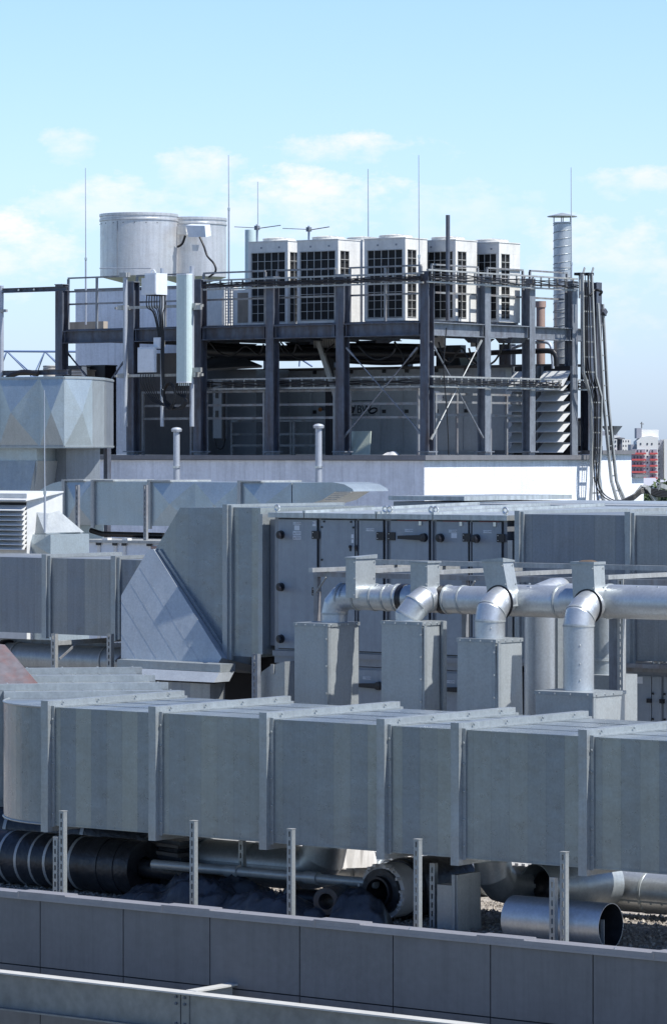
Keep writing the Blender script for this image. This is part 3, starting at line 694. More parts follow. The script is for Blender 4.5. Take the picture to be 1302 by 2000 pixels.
# damper housings ------------------------------------------------------------------
def housing(lab, l, c, r, v, pyt, pyb, lean=0, cap='slope'):
    x1 = ux(c, v); x0 = ux(l, v); v1 = vy(r, x1); zt, zb = zv(c, pyt, v), zv(c, pyb, v)
    t_ = thing('damper_housing', lab, 'damper housing', ((x0+x1)/2, (v+v1)/2, zb), 'damper housings on the exhaust pipe')
    L = lean; b = B()
    b.hexa([(x0+L,v,zb),(x1+L,v,zb),(x1+L,v1,zb),(x0+L,v1,zb),(x0,v,zt),(x1,v,zt),(x1,v1,zt),(x0,v1,zt)]); b.build('casing', M['galv_box'], t_)
    if cap == 'open':
        b = B(); w_ = .012
        for q in ((x0-w_,x1+w_,v-w_,v+w_),(x0-w_,x1+w_,v1-w_,v1+w_),(x0-w_,x0+w_,v+w_,v1-w_),(x1-w_,x1+w_,v+w_,v1-w_)): b.box(*q, zt+.001, zt+.03)
        b.build('rim', M['galv_plain'], t_)
        b = B(); crumple(b, (x0+x1)/2, (v+v1)/2, (x1-x0)*.42, (v1-v)*.42, .05, 77, 0, 5, 4, z0=zt+.002); b.build('debris', M['bark'], t_)
    else:
        b = B(); e = .015; h = .05 if cap == 'slope' else .02
        b.hexa([(x0-e,v-e,zt+.001),(x1+e,v-e,zt+.001),(x1+e,v1+e,zt+.001),(x0-e,v1+e,zt+.001),(x0-e,v-e,zt+.02),(x1+e,v-e,zt+.02+(.03 if lean else 0)),(x1+e,v1+e,zt+h),(x0-e,v1+e,zt+h*.7)]); b.build('cap', M['galv_plain'], t_)
    for f in (.08, .5, .92):
        z = zb + (zt-zb)*f; dx = L*(1-f)
        b = B(); b.ball((x1-.015+dx, v-.003, z), .0125, 6); b.build('rivet', M['bolt'], t_)
        b = B(); b.ball((x1+.003+dx, v1-.03, z), .0125, 6); b.build('rivet', M['bolt'], t_)
    return t_
housing('first damper housing on the exhaust pipe, sunlit broad face and pale sloped cap', 675, 694, 733, MV-.19, 1092, 1168, 0)
housing('second damper housing, flat topped, above the tilted short bend', 801, 834, 858, MV-.22, 1100, 1182, 0, 'flat')
housing('third damper housing, leaning to the left above the short upright pipe', 940, 981, 1001, v3+.17, 1098, 1184, .11, 'flat')
housing('fourth damper housing, open topped with rusty debris, above the longest pipe', 1115, 1158, 1179, v4+.17, 1103, 1194, .03, 'open')
# frame carrying the pipe -----------------------------------------------------------
FV = 35.75; fz = zv(651, 1117, FV)
fr = thing('strut_frame', 'grey strut frame on three posts carrying the exhaust pipe', 'frame', (ux(905, FV), FV, 0))
b = B(); b.box(ux(611,FV), ux(1420,FV), FV, FV+.06, fz-.062, fz); b.build('rail', M['rail'], fr)
for px in (616, 905):
    x = ux(px, FV); b = B(); b.box(x-.03, x+.03, FV+.0005, FV+.06, 0, fz-.064); b.build('post', M['rail'], fr)
    b = B(); b.bar((x+.02, FV-.015, fz-.25), (x+.17, FV-.015, fz-.065), .03, .012); b.build('brace', M['galv_bar'], fr)
bb, x, z1 = slotted(1210, 1131, FV-.02, 0, .075, .06); bb.build('post', M['galv_bar'], fr)
b = B(); b.box(x-.16, x-.045, FV-.005, FV+.05, 0, z1); b.build('post', M['steel_lt'], fr)
b = B(); b.bar((x-.18, FV-.02, fz-.25), (x-.42, FV-.02, fz-.065), .03, .012); b.build('brace', M['galv_bar'], fr)
for px, px2 in ((735, 0), (858, 0), (1000, 0), (1215, 0), (640, 0)):
    x = ux(px, FV+.03); b = B(); b.box(x-.03, x+.03, FV-.3, FV+1.65, fz+.002, fz+.05); b.build('cross_bar', M['galv_bar'], fr)
b = B(); b.box(ux(700,FV+1.3), ux(1420,FV+1.3), FV+1.3, FV+1.36, fz+.052, fz+.11); b.build('rail', M['galv_bar'], fr)

# air handling unit -------------------------------------------------------------------
AV = 37.9; at_, ab = zv(543, 1001, AV), zv(543, 1270, AV)
xl, xr = ux(534, AV), ux(987, AV)
au = thing('air_handling_unit', 'long grey air handling unit with six tall hinged doors and a pale ridged roof', 'air handler', ((xl+xr)/2, AV, ab))
b = B(); b.box(xl, xr, AV+.03, AV+3.6, ab, at_-.06); b.build('casing', M['ahuframe'], au)
b = B(); b.hexa([(xl-.05,AV-.05,at_-.062),(xr+.05,AV-.05,at_-.062),(xr+.05,AV+3.7,at_-.062),(xl-.05,AV+3.7,at_-.062),(xl-.05,AV-.05,at_),(xr+.05,AV-.05,at_),(xr+.05,AV+3.7,at_+.06),(xl-.05,AV+3.7,at_+.06)]); b.build('roof', M['ahutop'], au)
for f in (598, 739, 849): 
    x = ux(f, AV); b = B(); b.hexa([(x-.02,AV-.052,at_+.0),(x+.02,AV-.052,at_),(x+.02,AV+3.7,at_+.062),(x-.02,AV+3.7,at_+.062),(x-.02,AV-.052,at_+.03),(x+.02,AV-.052,at_+.03),(x+.02,AV+3.7,at_+.10),(x-.02,AV+3.7,at_+.10)]); b.build('roof_seam', M['ahutop'], au)
    b = B(); b.box(x-.004, x+.004, AV-.053, AV-.0505, at_-.06, at_); b.build('roof_joint', M['black'], au)
dz0, dz1 = ab+.03, at_-.085
doors = [(544, 618, 'l'), (627, 692, ''), (701, 747, 'r'), (763, 836, 'R'), (852, 913, 'L'), (922, 978, 'L')]
def handle(x, z, s, parent, long=False):
    b = B(); b.lathe((x, AV-.0, z), [(.055,0),(.05,.05),(.0001,.055)], 16, axis=-EY)
    if long: b.hexa([(x-s*.03,AV-.05,z-.035),(x+s*.36,AV-.075,z-.02),(x+s*.36,AV-.05,z-.02),(x-s*.03,AV-.02,z-.035),(x-s*.03,AV-.05,z+.035),(x+s*.36,AV-.075,z+.02),(x+s*.36,AV-.05,z+.02),(x-s*.03,AV-.02,z+.035)])
    else: b.hexa([(x,AV-.05,z-.05),(x+s*.14,AV-.22,z-.045),(x+s*.14,AV-.18,z-.045),(x,AV-.02,z-.05),(x,AV-.05,z+.04),(x+s*.14,AV-.22,z-.005),(x+s*.14,AV-.18,z-.005),(x,AV-.02,z+.04)])
    return b.build('handle', M['black'], parent)
def sticker(x, z, w_, h, parent, rows=0):
    b = B(); b.box(x-w_/2, x+w_/2, AV-.0035, AV-.0015, z-h/2, z+h/2); s = b.build('sticker', M['label'], parent)
    return s
def clima(x, z, d):
    s = sticker(x, z, .125, .033, d); text('lettering', 'EURO', M['ahu'], (x-.033, AV-.0045, z), .024, s, depth=.0004); text('lettering', 'CLIMA', M['ink'], (x+.026, AV-.0045, z), .026, s, depth=.0004)
for i, (l, r, kind) in enumerate(doors):
    x0, x1 = ux(l, AV), ux(r, AV)
    b = B(); b.box(x0, x1, AV-.001, AV+.028, dz0, dz1); d = b.build('door', M['ahu'], au)
    b = B(); g_ = .012
    b.box(x0-g_, x0-.001, AV+.015, AV+.031, dz0-g_, dz1+g_); b.box(x1+.001, x1+g_, AV+.015, AV+.031, dz0-g_, dz1+g_); b.box(x0, x1, AV+.015, AV+.031, dz1+.001, dz1+g_); b.box(x0, x1, AV+.015, AV+.031, dz0-g_, dz0-.001); b.build('seal', M['black'], d)
    zh = dz1 - .19
    if i == 0:
        for q in (.195, .855, 1.51): handle(x0+.045, dz1-q, 1, d)
        xs = ux(580, AV); clima(xs, zv(580, 1022, AV), d); sticker(xs, zv(580, 1029, AV)-.012, .085, .06, d)
        for py in (1038, 1047):
            s = sticker(xs, zv(580, py, AV)-.02, .125, .048, d); zc = zv(580, py, AV)-.02
            b = B(); b.prism([(xs-.055, AV-.0045, zc-.014), (xs-.025, AV-.0045, zc-.014), (xs-.04, AV-.0045, zc+.014)], EY*.0005); b.build('warning_triangle', M['ahuframe'], s)
            for j in range(3): b = B(); b.box(xs-.018, xs+.056, AV-.0045, AV-.0038, zc-.012+j*.011, zc-.007+j*.011); b.build('print_line', M['ahuframe'], s)
        s = sticker(x1-.035, dz1-.05, .055, .06, d); text('lettering', 'RLT', M['inkblue'], (x1-.035, AV-.0045, dz1-.042), .032, s, depth=.0004)
    elif i == 1:
        for q, z in ((x0+.015, dz1-.09), (x1-.015, dz1-.09), (x0+.015, dz1-.5), (x1-.015, dz1-.5), (x0+.05, dz1-.02), (x1-.05, dz1-.02)):
            b = B(); b.box(q-.012, q+.012, AV-.012, AV-.002, z-.012, z+.012); b.build('clip', M['black'], d)
        s = sticker(x1-.03, dz1-.20, .04, .05, d); sticker(x1-.03, dz1-.26, .035, .045, d)
        for q in (x1-.06, x1+.03):
            b = B(); b.ball((q, AV-.012, dz1-.33), .022, 10); b.box(q-.012, q+.012, AV-.01, AV-.002, dz1-.385, dz1-.33); b.build('lock', M['black'], d)
    else:
        xs = (x0+x1)/2 + (-.01 if i < 4 else .01); clima(xs, dz1-.115, d)
        if kind == 'R': handle(x1-.06, dz1-.20, -1, d, True)
        if kind == 'L': handle(x0+.065, dz1-.20, 1, d)
        if i == 4: sticker(xs+.02, dz1-.17, .085, .06, d)
        if i > 2:
            b = B(); b.box(x0+.1, x1-.03, AV-.005, AV+.01, dz1+.002, dz1+.008); b.build('seal_strip', M['red'], d)
            b = B(); b.box((x0*.2+x1*.8)-.02, (x0*.2+x1*.8)+.02, AV-.02, AV-.002, dz1-.05, dz1); b.build('latch', M['bolt'], d)
def hinge(px, pz, w_=.065, h=.10):
    x = ux(px, AV); b = B(); b.box(x-w_, x+w_*.75, AV-.014, AV-.0025, pz-h/2, pz+h/2); hg = b.build('hinge', M['black'], au)
    for s in (-1, 1): b = B(); b.ball((x-w_*.7, AV-.016, pz+s*.03), .008, 6); b.build('screw', M['bolt'], hg)
for px in (618, 744, 766, 912, 979):
    for q in (.19, .90): hinge(px, dz1-q)
for px in (843, 917): b = B(); x = ux(px, AV); b.ball((x, AV+.02, dz1-.78), .026, 8); b.build('lock', M['black'], au)
for px in (696, 754, 843, 918): b = B(); x = ux(px, AV); b.box(x-.008, x+.008, AV+.0, AV+.029, dz0, dz1); b.build('mullion_strip', M['ahuframe'], au)
def eye(x, y, z):
    b = B(); c = Vector((x, y, z+.055)); b.tube(arc(c, EX*.036, UP*.036, -math.pi/2, 1.5*math.pi, 14), .013, 8); b.tube([(x,y,z),(x,y,z+.02)], .016, 8); return b
for px in (541, 752, 761, 842, 850, 986): eye(ux(px, AV+.03), AV+.03, at_+.001).build('lifting_eye', M['bolt'], au)
# end frame and duct at the left
xf = ux(507, AV)
b = B(); b.box(xf+.08, xl-.002, AV+.12, AV+2.4, ab+.05, at_-.09); b.build('end_panel', M['ahuframe'], au)
b = B(); b.box(xf, xf+.07, AV-.03, AV+2.5, ab-.06, at_-.02); b.build('end_flange', M['galv_plain'], au)
# base rail between the units
b = B(); b.box(xl, xr+.3, AV-.02, AV+.2, ab-.07, ab-.002); b.box(xl, xr, AV+.02, AV+.1, ab-.16, ab-.072); b.build('base_rail', M['ahuframe'], au)
# lower unit
lu = thing('air_handling_unit', 'lower grey air handling unit half hidden behind the attenuator boxes', 'air handler', ((xl+xr)/2, AV, 0))
LT = ab-.17
b = B(); b.box(xl+.02, xr, AV+.03, AV+3.4, 0, LT); b.build('casing', M['ahuframe'], lu)
for i, (l, r) in enumerate(((556, 600), (606, 686), (694, 748), (763, 836), (852, 913), (922, 978))):
    x0, x1 = ux(l, AV), ux(r, AV); b = B(); b.box(x0, x1, AV-.001, AV+.028, .3, LT-.03); d = b.build('door', M['ahu'], lu)
    b = B(); b.box(x0-.01, x0-.001, AV+.015, AV+.0315, .3, LT-.02); b.box(x1+.001, x1+.01, AV+.015, AV+.0315, .3, LT-.02); b.build('seal', M['black'], d)
    if i in (2, 4): 
        xs = ux(716 if i == 2 else 880, AV); z = LT-.13; s = sticker(xs, z, .125, .033, d); text('lettering', 'EURO', M['ahu'], (xs-.033, AV-.0045, z), .024, s, depth=.0004); text('lettering', 'CLIMA', M['ink'], (xs+.026, AV-.0045, z), .026, s, depth=.0004)
        handle(x1-.06, LT-.22, -1, d, True)
    if i == 0: b = B(); b.box(x0-.06, x0+.05, AV-.014, AV-.003, LT-.2, LT-.1); b.build('hinge', M['black'], d)
# duct left of the unit, mitre and hood
xd = [ux(432, AV), ux(445, AV), ux(500, AV)]
dl = thing('unit_duct', 'big dull duct with a slanted mitre joint left of the air handling unit', 'duct', (ux(440, AV), AV, ab))
tp_ = zv(440, 991, AV); bt = zv(440, 1281, AV)
b = B(); b.box(xd[1]+.03, xf-.002, AV+.02, AV+2.4, bt, tp_); b.build('duct_section', M['galv'], dl)
poly = [V(352, 993, AV+.02), V(431, 988, AV+.02), V(431, 1281, AV+.02), V(302, 1076, AV+.02)]
poly[0].z = tp_-.01; poly[1].z = tp_; poly[1].x = poly[2].x = xd[1]-.05; poly[2].z = bt
b = B(); b.prism(poly, EY*2.4); b.build('mitred_section', M['galv'], dl)
b = B(); x = xd[1]
b.box(x-.05, x+.028, AV-.05, AV+.018, bt-.05, tp_+.04); b.box(x-.05, x+.028, AV+.019, AV+2.4, tp_+.002, tp_+.04); b.box(x+.029, x+.075, AV-.02, AV+.018, bt-.05, tp_+.03); b.build('flange', M['galv_plain'], dl)
m0, m1 = V(300, 1074, AV-.03), V(437, 1283, AV-.03)
b = B(); b.bar(m0+EY*.035, m1+EY*.035, .05, .04, up=EY); b.bar(m0+EX*.07+EY*.035, m1+EX*.07+EY*.035, .04, .03, up=EY); b.build('mitre_flange', M['galv_plain'], dl)
# hood plane through three points
c0, c1, c2 = V(237, 1286, AV-.34), V(424, 1298, AV-.20), V(291, 1073, AV-.06)
nrm = (c1-c0).cross(c2-c0).normalized()
if nrm.dot(c0-CAM) > 0: nrm = -nrm
def onpl(px, py):
    d = ray(px, py); return CAM + d*((c0-CAM).dot(nrm)/d.dot(nrm))
hpts = [onpl(*q) for q in ((237,1286),(424,1298),(433,1285),(300,1072),(290,1073),(237,1163))]
hd_ = thing('duct_hood', 'sloping galvanised duct hood with diagonal seams below the mitre joint', 'duct hood', (c1+c0)/2)
b = B(); b.prism(hpts, -nrm*.9); b.build('hood', M['hood'], hd_)
ax = (hpts[2]-hpts[3]).normalized(); side = nrm.cross(ax).normalized()
for f in (.18, .40, .62, .83):
    a = hpts[0].lerp(hpts[1], f); q = hpts[5].lerp(hpts[4], min(1, f*1.1)) if f < .5 else None
    # seam parallel to the mitre
    s = a; e = a - ax*(1.9 if f > .3 else 1.0)
    L = (hpts[5]-hpts[0]).length
    while True:
        # stop inside the polygon
        inside = all((hpts[(i+1)%6]-hpts[i]).cross(e-hpts[i]).dot(nrm) > -1e-4 for i in range(6))
        if inside or (e-s).length < .2: break
        e = e + ax*.05
    b = B(); b.bar(s + nrm*.003 - ax*.05, e + nrm*.003, .006, .0008, up=nrm); b.build('seam', M['hood'], hd_)
lip = (hpts[1]-hpts[0]); 
def strip(y0, y1, d0, d1, xa=0, xb=0):
    return [V(237+xa, y0, d0), V(424+xb, y0+10, d0), V(424+xb, y1+10, d1), V(237+xa, y1, d1)]
b = B(); b.prism(strip(1288, 1303, AV-.52, AV-.52, -8, 6), EY*.3); b.build('flange', M['galv_plain'], hd_)
b = B(); b.prism([V(232,1304,AV-.56), V(428,1314,AV-.56), V(418,1333,AV-.66), V(220,1324,AV-.66)], EY*.3); b.build('flange', M['hood'], hd_)
b = B(); b.prism(strip(1326, 1420, AV-.56, AV-.56, -10, -14), EY*.3); b.build('throat', M['galv_dull'], hd_)

# right hand duct of the unit
xq = ux(1016, AV); rt, rb = zv(1016, 1004, AV), zv(1016, 1281, AV)
rd = thing('unit_duct', 'dull rectangular duct running right from the air handling unit', 'duct', (ux(1160, AV), AV, rb))
x2_ = ux(1232, AV); x3 = ux(1470, AV)
for a, c in ((xq+.02, x2_-.03), (x2_+.03, x3)): b = B(); b.box(a, c, AV, AV+2.3, rb, rt); b.build('duct_section', M['galv_dull'], rd)
for x in (xq, x2_):
    b = B(); b.box(x-.05, x+.02, AV-.06, AV-.002, rb-.05, rt+.04); b.box(x-.05, x+.02, AV-.001, AV+2.3, rt+.002, rt+.04); b.box(x+.021, x+.06, AV-.03, AV-.002, rb-.04, rt+.03); b.build('flange', M['galv_plain'], rd)
b = B(); b.box(x2_-.055, x2_+.024, AV-.064, AV-.061, rt-.22, rt+.043); b.build('corner_plate', M['galv_plain'], rd)
b = B(); b.box(xr+.06, xr+.13, AV-.05, AV+.02, ab, at_-.30); b.build('side_post', M['galv_bar'], rd)
b = B(); b.box(xr+.14, xq-.06, AV+.12, AV+2.0, rb, rt-.02); b.build('throat', M['dark'], rd)
b = B(); b.box(xq, x3, AV-.1, AV, rb-.08, rb-.03); b.build('support_rail', M['rail'], rd)
# lower right unit
ru_ = thing('air_handling_unit', 'small grey lower unit with two narrow locked doors at the right edge', 'air handler', (ux(1255, AV+.2), AV+.2, 0))
v_ = AV+.15; zt_ = zv(1255, 1312, v_); xa, xb = ux(1040, v_), ux(1460, v_)
b = B(); b.box(xa, xb, v_, v_+1.8, 0, zt_); b.build('casing', M['ahuframe'], ru_)
b = B(); b.box(xa, xb, v_-.06, v_+.3, zt_+.002, zt_+.05); b.build('top_rail', M['rail'], ru_)
for l, r in ((1222, 1231), (1234, 1272), (1274, 1292), (1297, 1350), (1120, 1205)):
    b = B(); b.box(ux(l,v_), ux(r,v_), v_-.02, v_-.002, .1, zt_-.05); d = b.build('door', M['ahu'], ru_)
    if l in (1234, 1297):
        for px in (l-2, r-2):
            b = B(); x = ux(px, v_); b.box(x-.03, x+.03, v_-.05, v_-.021, zt_-.36, zt_-.31); b.build('lock', M['black'], d)
        b = B(); x = ux((l+r)/2-4, v_); b.box(x-.05, x+.05, v_-.024, v_-.021, zt_-.14, zt_-.06); b.build('sticker', M['label'], d)
    for z in (.25, .55, .9):
        b = B(); x = ux(l+2, v_); b.box(x-.012, x+.012, v_-.034, v_-.021, zt_-z-.012, zt_-z+.012); b.build('clip', M['black'], d)
for px in (1222, 1275, 1285): 
    b = B(); x = ux(px, v_-.1); b.tube([(x, v_-.1, zt_+.06), (x, v_-.1, zt_+.14), (x+.06, v_-.1, zt_+.14)], .015, 8); b.build('valve', M['bolt'], ru_)
# tall round silencer behind the low box and its neighbour
vS = 36.7; xs = ux(1058, vS)
t_ = thing('round_silencer', 'tall round galvanised silencer standing behind the exhaust pipe', 'silencer', (xs, vS, 0)); 
b = B(); b.tube([(xs, vS, 0), (xs, vS, zv(1058, 1196, vS))], .21, 40); b.build('shell', M['pipe'], t_)
b = B(); b.box(xs+.12, xs+.24, vS-.03, vS+.2, 0, zv(1058, 1196, vS)); b.build('seam_plate', M['galv_plain'], t_)
for i in range(5): b = B(); b.ball((xs+.18, vS-.035, .5+i*.28), .014, 6); b.build('rivet', M['bolt'], t_)
b = B(); b.tube([(xs, vS, .55), (xs, vS, .57)], .216, 40); b.build('collar', M['galv_box'], t_)
vS = 36.4; xs = ux(1178, vS)
t_ = thing('round_silencer', 'shorter grey silencer with a square foot right of the longest upright pipe', 'silencer', (xs, vS, 0))
b = B(); b.tube([(xs, vS, .3), (xs, vS, zv(1170, 1215, vS)+.1)], .14, 32); b.build('shell', M['galv_plain'], t_)
b = B(); x0 = ux(1150, vS-.2); x1 = ux(1198, vS-.2); b.box(x0, x1+.05, vS-.25, vS+.2, 0, zv(1170, 1318, vS-.2)); b.build('foot', M['galv_box'], t_)
b = B(); z = zv(1178, 1290, vS); b.tube([(xs, vS, z), (xs, vS, z+.03)], .155, 32); b.build('collar', M['galv_box'], t_)
# slotted post and bend in the shade under the unit
bb, x, z1 = slotted(497, 1277, 37.4, 0, .09, .07); t_ = thing('slotted_post', 'broad slotted post in the shade under the left end of the air handling unit', 'post', (x, 37.4, 0)); bb.build('channel', M['steel_lt'], t_)
b = B(); b.box(x-.1, x+.1, 37.3, 37.55, 0, .012); b.build('foot_plate', M['steel_lt'], t_)
p = V(530, 1300, 37.55); c = p - UP*.6
t_ = thing('duct_bend', 'grey curved duct bend tucked below the left end of the air handling unit', 'duct bend', (p.x, p.y, 0))
pts = [V(505, 1345, 37.55), V(511, 1312, 37.55), V(528, 1300, 37.55), V(556, 1292, 37.55)]
b = B(); b.prism([pts[0], pts[1], pts[2], pts[3], Vector((pts[3].x, 37.55, 0)), Vector((pts[0].x+.15, 37.55, 0))], EY*.6); b.build('casing', M['galv_plain'], t_)
b = B(); b.box(p.x+.0, p.x+.05, 37.53, 37.547, p.z-.1, p.z+.02); b.build('bracket', M['galv_bar'], t_)

# second unit behind the first: just its roof shows
b = B(); v_ = 43.4; z = zv(840, 969, v_); 
su = thing('air_handling_unit', 'pale topped unit behind the first air handling unit, only its roof edge showing', 'air handler', (ux(840, v_), v_, 0))
b.box(ux(768,v_), ux(1300,v_), v_, v_+2.5, 0, z-.08); b.build('casing', M['ahuframe'], su)
b = B(); b.box(ux(762,v_), ux(910,v_), v_-.05, v_+2.6, z-.06, z+.0); b.build('roof', M['ahutop'], su)
b = B(); b.box(ux(910,v_)+.01, ux(1300,v_), v_-.05, v_+2.6, z-.12, z-.078); b.build('roof', M['ahutop'], su)
v_ = 41.8; z = zv(1000, 985, v_)
b = B(); b.box(ux(900,v_), ux(1400,v_), v_, v_+1.2, z-.1, z); 
tag(b.build('roof_channel', M['galv_bar'], org=(ux(1100,v_), v_, z)), 'long pale sheet channel crossing the unit roofs at the right', 'channel')

# duct on the left in the middle ----------------------------------------------------------
LV = 38.4; lt, lb = zv(150, 1091, LV), zv(150, 1240, LV)
ld = thing('ventilation_duct', 'dull rectangular duct at the left with two flange ribs behind the sloping hood', 'duct', (ux(100, LV), LV, lb))
xs_ = [ux(-120, LV), ux(94, LV), ux(229, LV), ux(300, LV)]
for a, c in zip(xs_, xs_[1:]): b = B(); b.box(a+.03, c-.03, LV, LV+1.5, lb, lt); b.build('duct_section', M['galv_dull'], ld)
for x in xs_[1:3]:
    b = B(); b.box(x-.06, x+.02, LV-.06, LV-.002, lb-.06, lt+.05); b.box(x-.06, x+.02, LV-.001, LV+1.5, lt+.002, lt+.05); b.box(x+.021, x+.07, LV-.03, LV-.002, lb-.04, lt+.03); b.build('flange', M['galv_plain'], ld)
for a, px, e in ((0, 104, 1243), (1, 213, 1243)):
    bb, x, z1 = slotted(px, 1238, LV-.5, 0, .075, .06)
    t_ = thing('slotted_post', ('slotted post left of the round pipe joint under the left duct', 'slotted post right of the round pipe joint, near the hood')[a], 'post', (x, LV-.5, 0)); bb.build('channel', M['galv_bar'], t_)
    b = B(); b.box(x-.03, x+.03, LV-.44, LV+1.2, lb-.12, lb-.062); b.build('arm', M['galv_bar'], t_)
    b = B(); b.bar((x+.045, LV-.42, lb-.3), (x+.045, LV-.1, lb-.12), .015, .03); b.build('brace', M['rail'], t_)
b = B(); b.box(ux(-100, LV+.4), ux(240, LV+.4), LV+.5, LV+.56, lb-.19, lb-.122); 
tag(b.build('support_rail', M['rail'], org=(ux(100,LV), LV+.5, lb-.2)), 'grey strut rail under the left duct above the round pipe', 'rail')
z = zv(130, 1291, LV+.1); r = .20
t_ = thing('round_duct', 'dull round duct running behind the two posts under the left duct', 'duct', (ux(130, LV+.4), LV+.4, z-r))
b = B(); b.tube([Vector((ux(14, LV+.4), LV+.4, z)), Vector((ux(330, LV+.4), LV+.4, z))], r*.98, 36); b.build('pipe_section', M['galv_plain'], t_)
for px in (38, 122, 212): b = B(); q = Vector((ux(px, LV+.4), LV+.4, z)); b.tube([q-EX*.012, q+EX*.012], r+.012, 36); b.build('collar', M['galv_bar'], t_)
b = B(); q = Vector((ux(10, LV+.4), LV+.4, z+.02)); b.tube([q, q+EX*.07], r+.02, 36); b.build('end_ring', M['black'], t_)
# red oxide roof at the left edge
pa = [T(12, 1259, 44.5), T(74, 1332, 43.0), T(40, 1378, 42.6), T(-90, 1400, 42.6), T(-90, 1140, 45.0)]
rr_ = thing('sheet_roof', 'sloping grey sheet roof with red seams at the left edge', 'roof', T(20, 1370, 43))
nn = (pa[1]-pa[0]).cross(pa[3]-pa[0]).normalized(); 
if nn.z < 0: nn = -nn
b = B(); b.prism([T(10,1259,44.2), T(74,1334,43.4), T(-100,1334+60,42.6), T(-100,1330,43.4), T(-100,1248,44.4)], -UP*.5); b.build('sheet', M['redroof'], rr_)
a, q = T(10,1259,44.2), T(74,1334,43.4)
for i in range(1, 6):
    o_ = -RT*(.16*i) + FW*.0 - UP*.028*i*.9
    b = B(); b.bar(a + o_ + UP*.012, q + o_ + UP*.012 + (q-a)*.06*0, .02, .025); b.build('seam', M['terracotta'], rr_)

# plenum with diamond cross breaks ------------------------------------------------------------
QV = 50.0
pl = thing('plenum_box', 'large cross broken faceted plenum at the upper left of the roof', 'plenum', (ux(80, QV), QV, zv(60, 874, QV)))
pzt, pzb = zv(60, 738, QV), zv(60, 873, QV)
P0, P1 = Vector((ux(-140, QV), QV, 0)), Vector((ux(126, QV), QV, 0))
t1 = P1.y
def plan(px, dt, base):   # plan point on the ray of column px, dt further than base
    d = ray(px, 880); tb = (base.y)/ (ray(651,880).y) if False else None
    L = math.hypot(base.x, base.y)/math.hypot(ray(px,880).x, ray(px,880).y); return Vector((d.x, d.y, 0))*(L+dt)
P2 = plan(181, .55, P1); P3 = plan(204, .75, P2); P4 = plan(222, 1.6, P3); P5 = Vector((P0.x, P4.y+.5, 0))
def xbreak(b, A, D, z0, z1, nx, dep, n):
    dep *= 3.0   # cross broken panels on wall A->D (plan), apex pushed out by dep
    for i in range(nx):
        a = A.lerp(D, i/nx); d = A.lerp(D, (i+1)/nx); m = (a+d)/2 + n*dep
        c = [a+UP*z0, d+UP*z0, d+UP*z1, a+UP*z1, m+UP*((z0+z1)/2)]
        b.add(c, [(0,1,4),(1,2,4),(2,3,4),(3,0,4)])
def wall(b, A, D, z0, z1): b.add([A+UP*z0, D+UP*z0, D+UP*z1, A+UP*z1], [(0,1,2,3)])
n = Vector((0,-1,0))
for l_, r_, a_ in ((-140, -82, -111), (-82, -2, -48), (-2, 78, 31), (78, 126, 110)):
    l3, r3 = Vector((ux(l_,QV),QV,0)), Vector((ux(r_,QV),QV,0)); ap = Vector((ux(a_,QV),QV-.13,(pzb+pzt)/2)); b = B()
    b.add([l3+UP*pzb, r3+UP*pzb, r3+UP*pzt, l3+UP*pzt, ap], [(0,1,4),(1,2,4),(2,3,4),(3,0,4)]); b.build('cross_broken_panel', M['galv_blue'], pl)
e = (P2-P1).normalized(); n = Vector((e.y, -e.x, 0)); b = B(); xbreak(b, P1, P2, pzb, pzt, 1, .03, n); b.build('cross_broken_panel', M['galv_blue'], pl)
b = B(); wall(b, P2, P3, pzb, pzt); b.build('side_panel', M['galv_plain'], pl)
b = B(); wall(b, P3, P4, pzb, pzt); b.build('side_panel', M['galv_dull'], pl)
b = B(); b.prism([p+UP*(pzt+.0) for p in (P0, P1, P2, P3, P4, P5)], UP*.02); b.prism([p+UP*(pzb-.02) for p in (P0, P1, P2, P3, P4, P5)], UP*.019); wall(b, P4, P5, pzb, pzt); b.build('lid', M['galv_blue'], pl)
for A, D in ((P0,P1),(P1,P2),(P2,P3),(P3,P4)):
    for z in (pzt-.01, pzb+.01): b = B(); b.bar(A+UP*z, D+UP*z, .03, .03); b.build('edge_trim', M['galv_plain'], pl)
# neck and transition below
QN = QV+.25; nx1 = ux(72, QN)
zn = zv(40, 900, QN)
b = B(); b.box(ux(-140,QN), nx1, QN, QN+.9, zn, pzb-.022); b.build('neck', M['galv_blue'], pl)
b = B(); b.box(nx1+.002, ux(130, QN+.5), QN+.5, QN+1.4, zv(100,985,QN+.5), pzb-.022); b.build('rear_neck', M['galv_dull'], pl)
b = B(); A = [Vector((ux(-140,QN),QN-.02,zn)), Vector((nx1,QN-.02,zn)), Vector((ux(58,QN-.1),QN-.15,zv(50,985,QN))), Vector((ux(-140,QN),QN-.15,zv(50,985,QN)))]
b.prism(A, EY*.9); b.build('transition', M['galv_plain'], pl)
b = B(); b.prism([A[1]+EX*.003, Vector((ux(76,QN),QN-.02,zn)), Vector((ux(64,QN),QN,zv(60,985,QN))), A[2]+EX*.003], EY*.6); b.build('transition_side', M['galv_box'], pl)
b = B(); b.box(ux(203,QV+1.2), ux(210,QV+1.2), QV+1.2, QV+1.3, 2.5, pzb-.02); b.build('support_leg', M['steel'], pl)

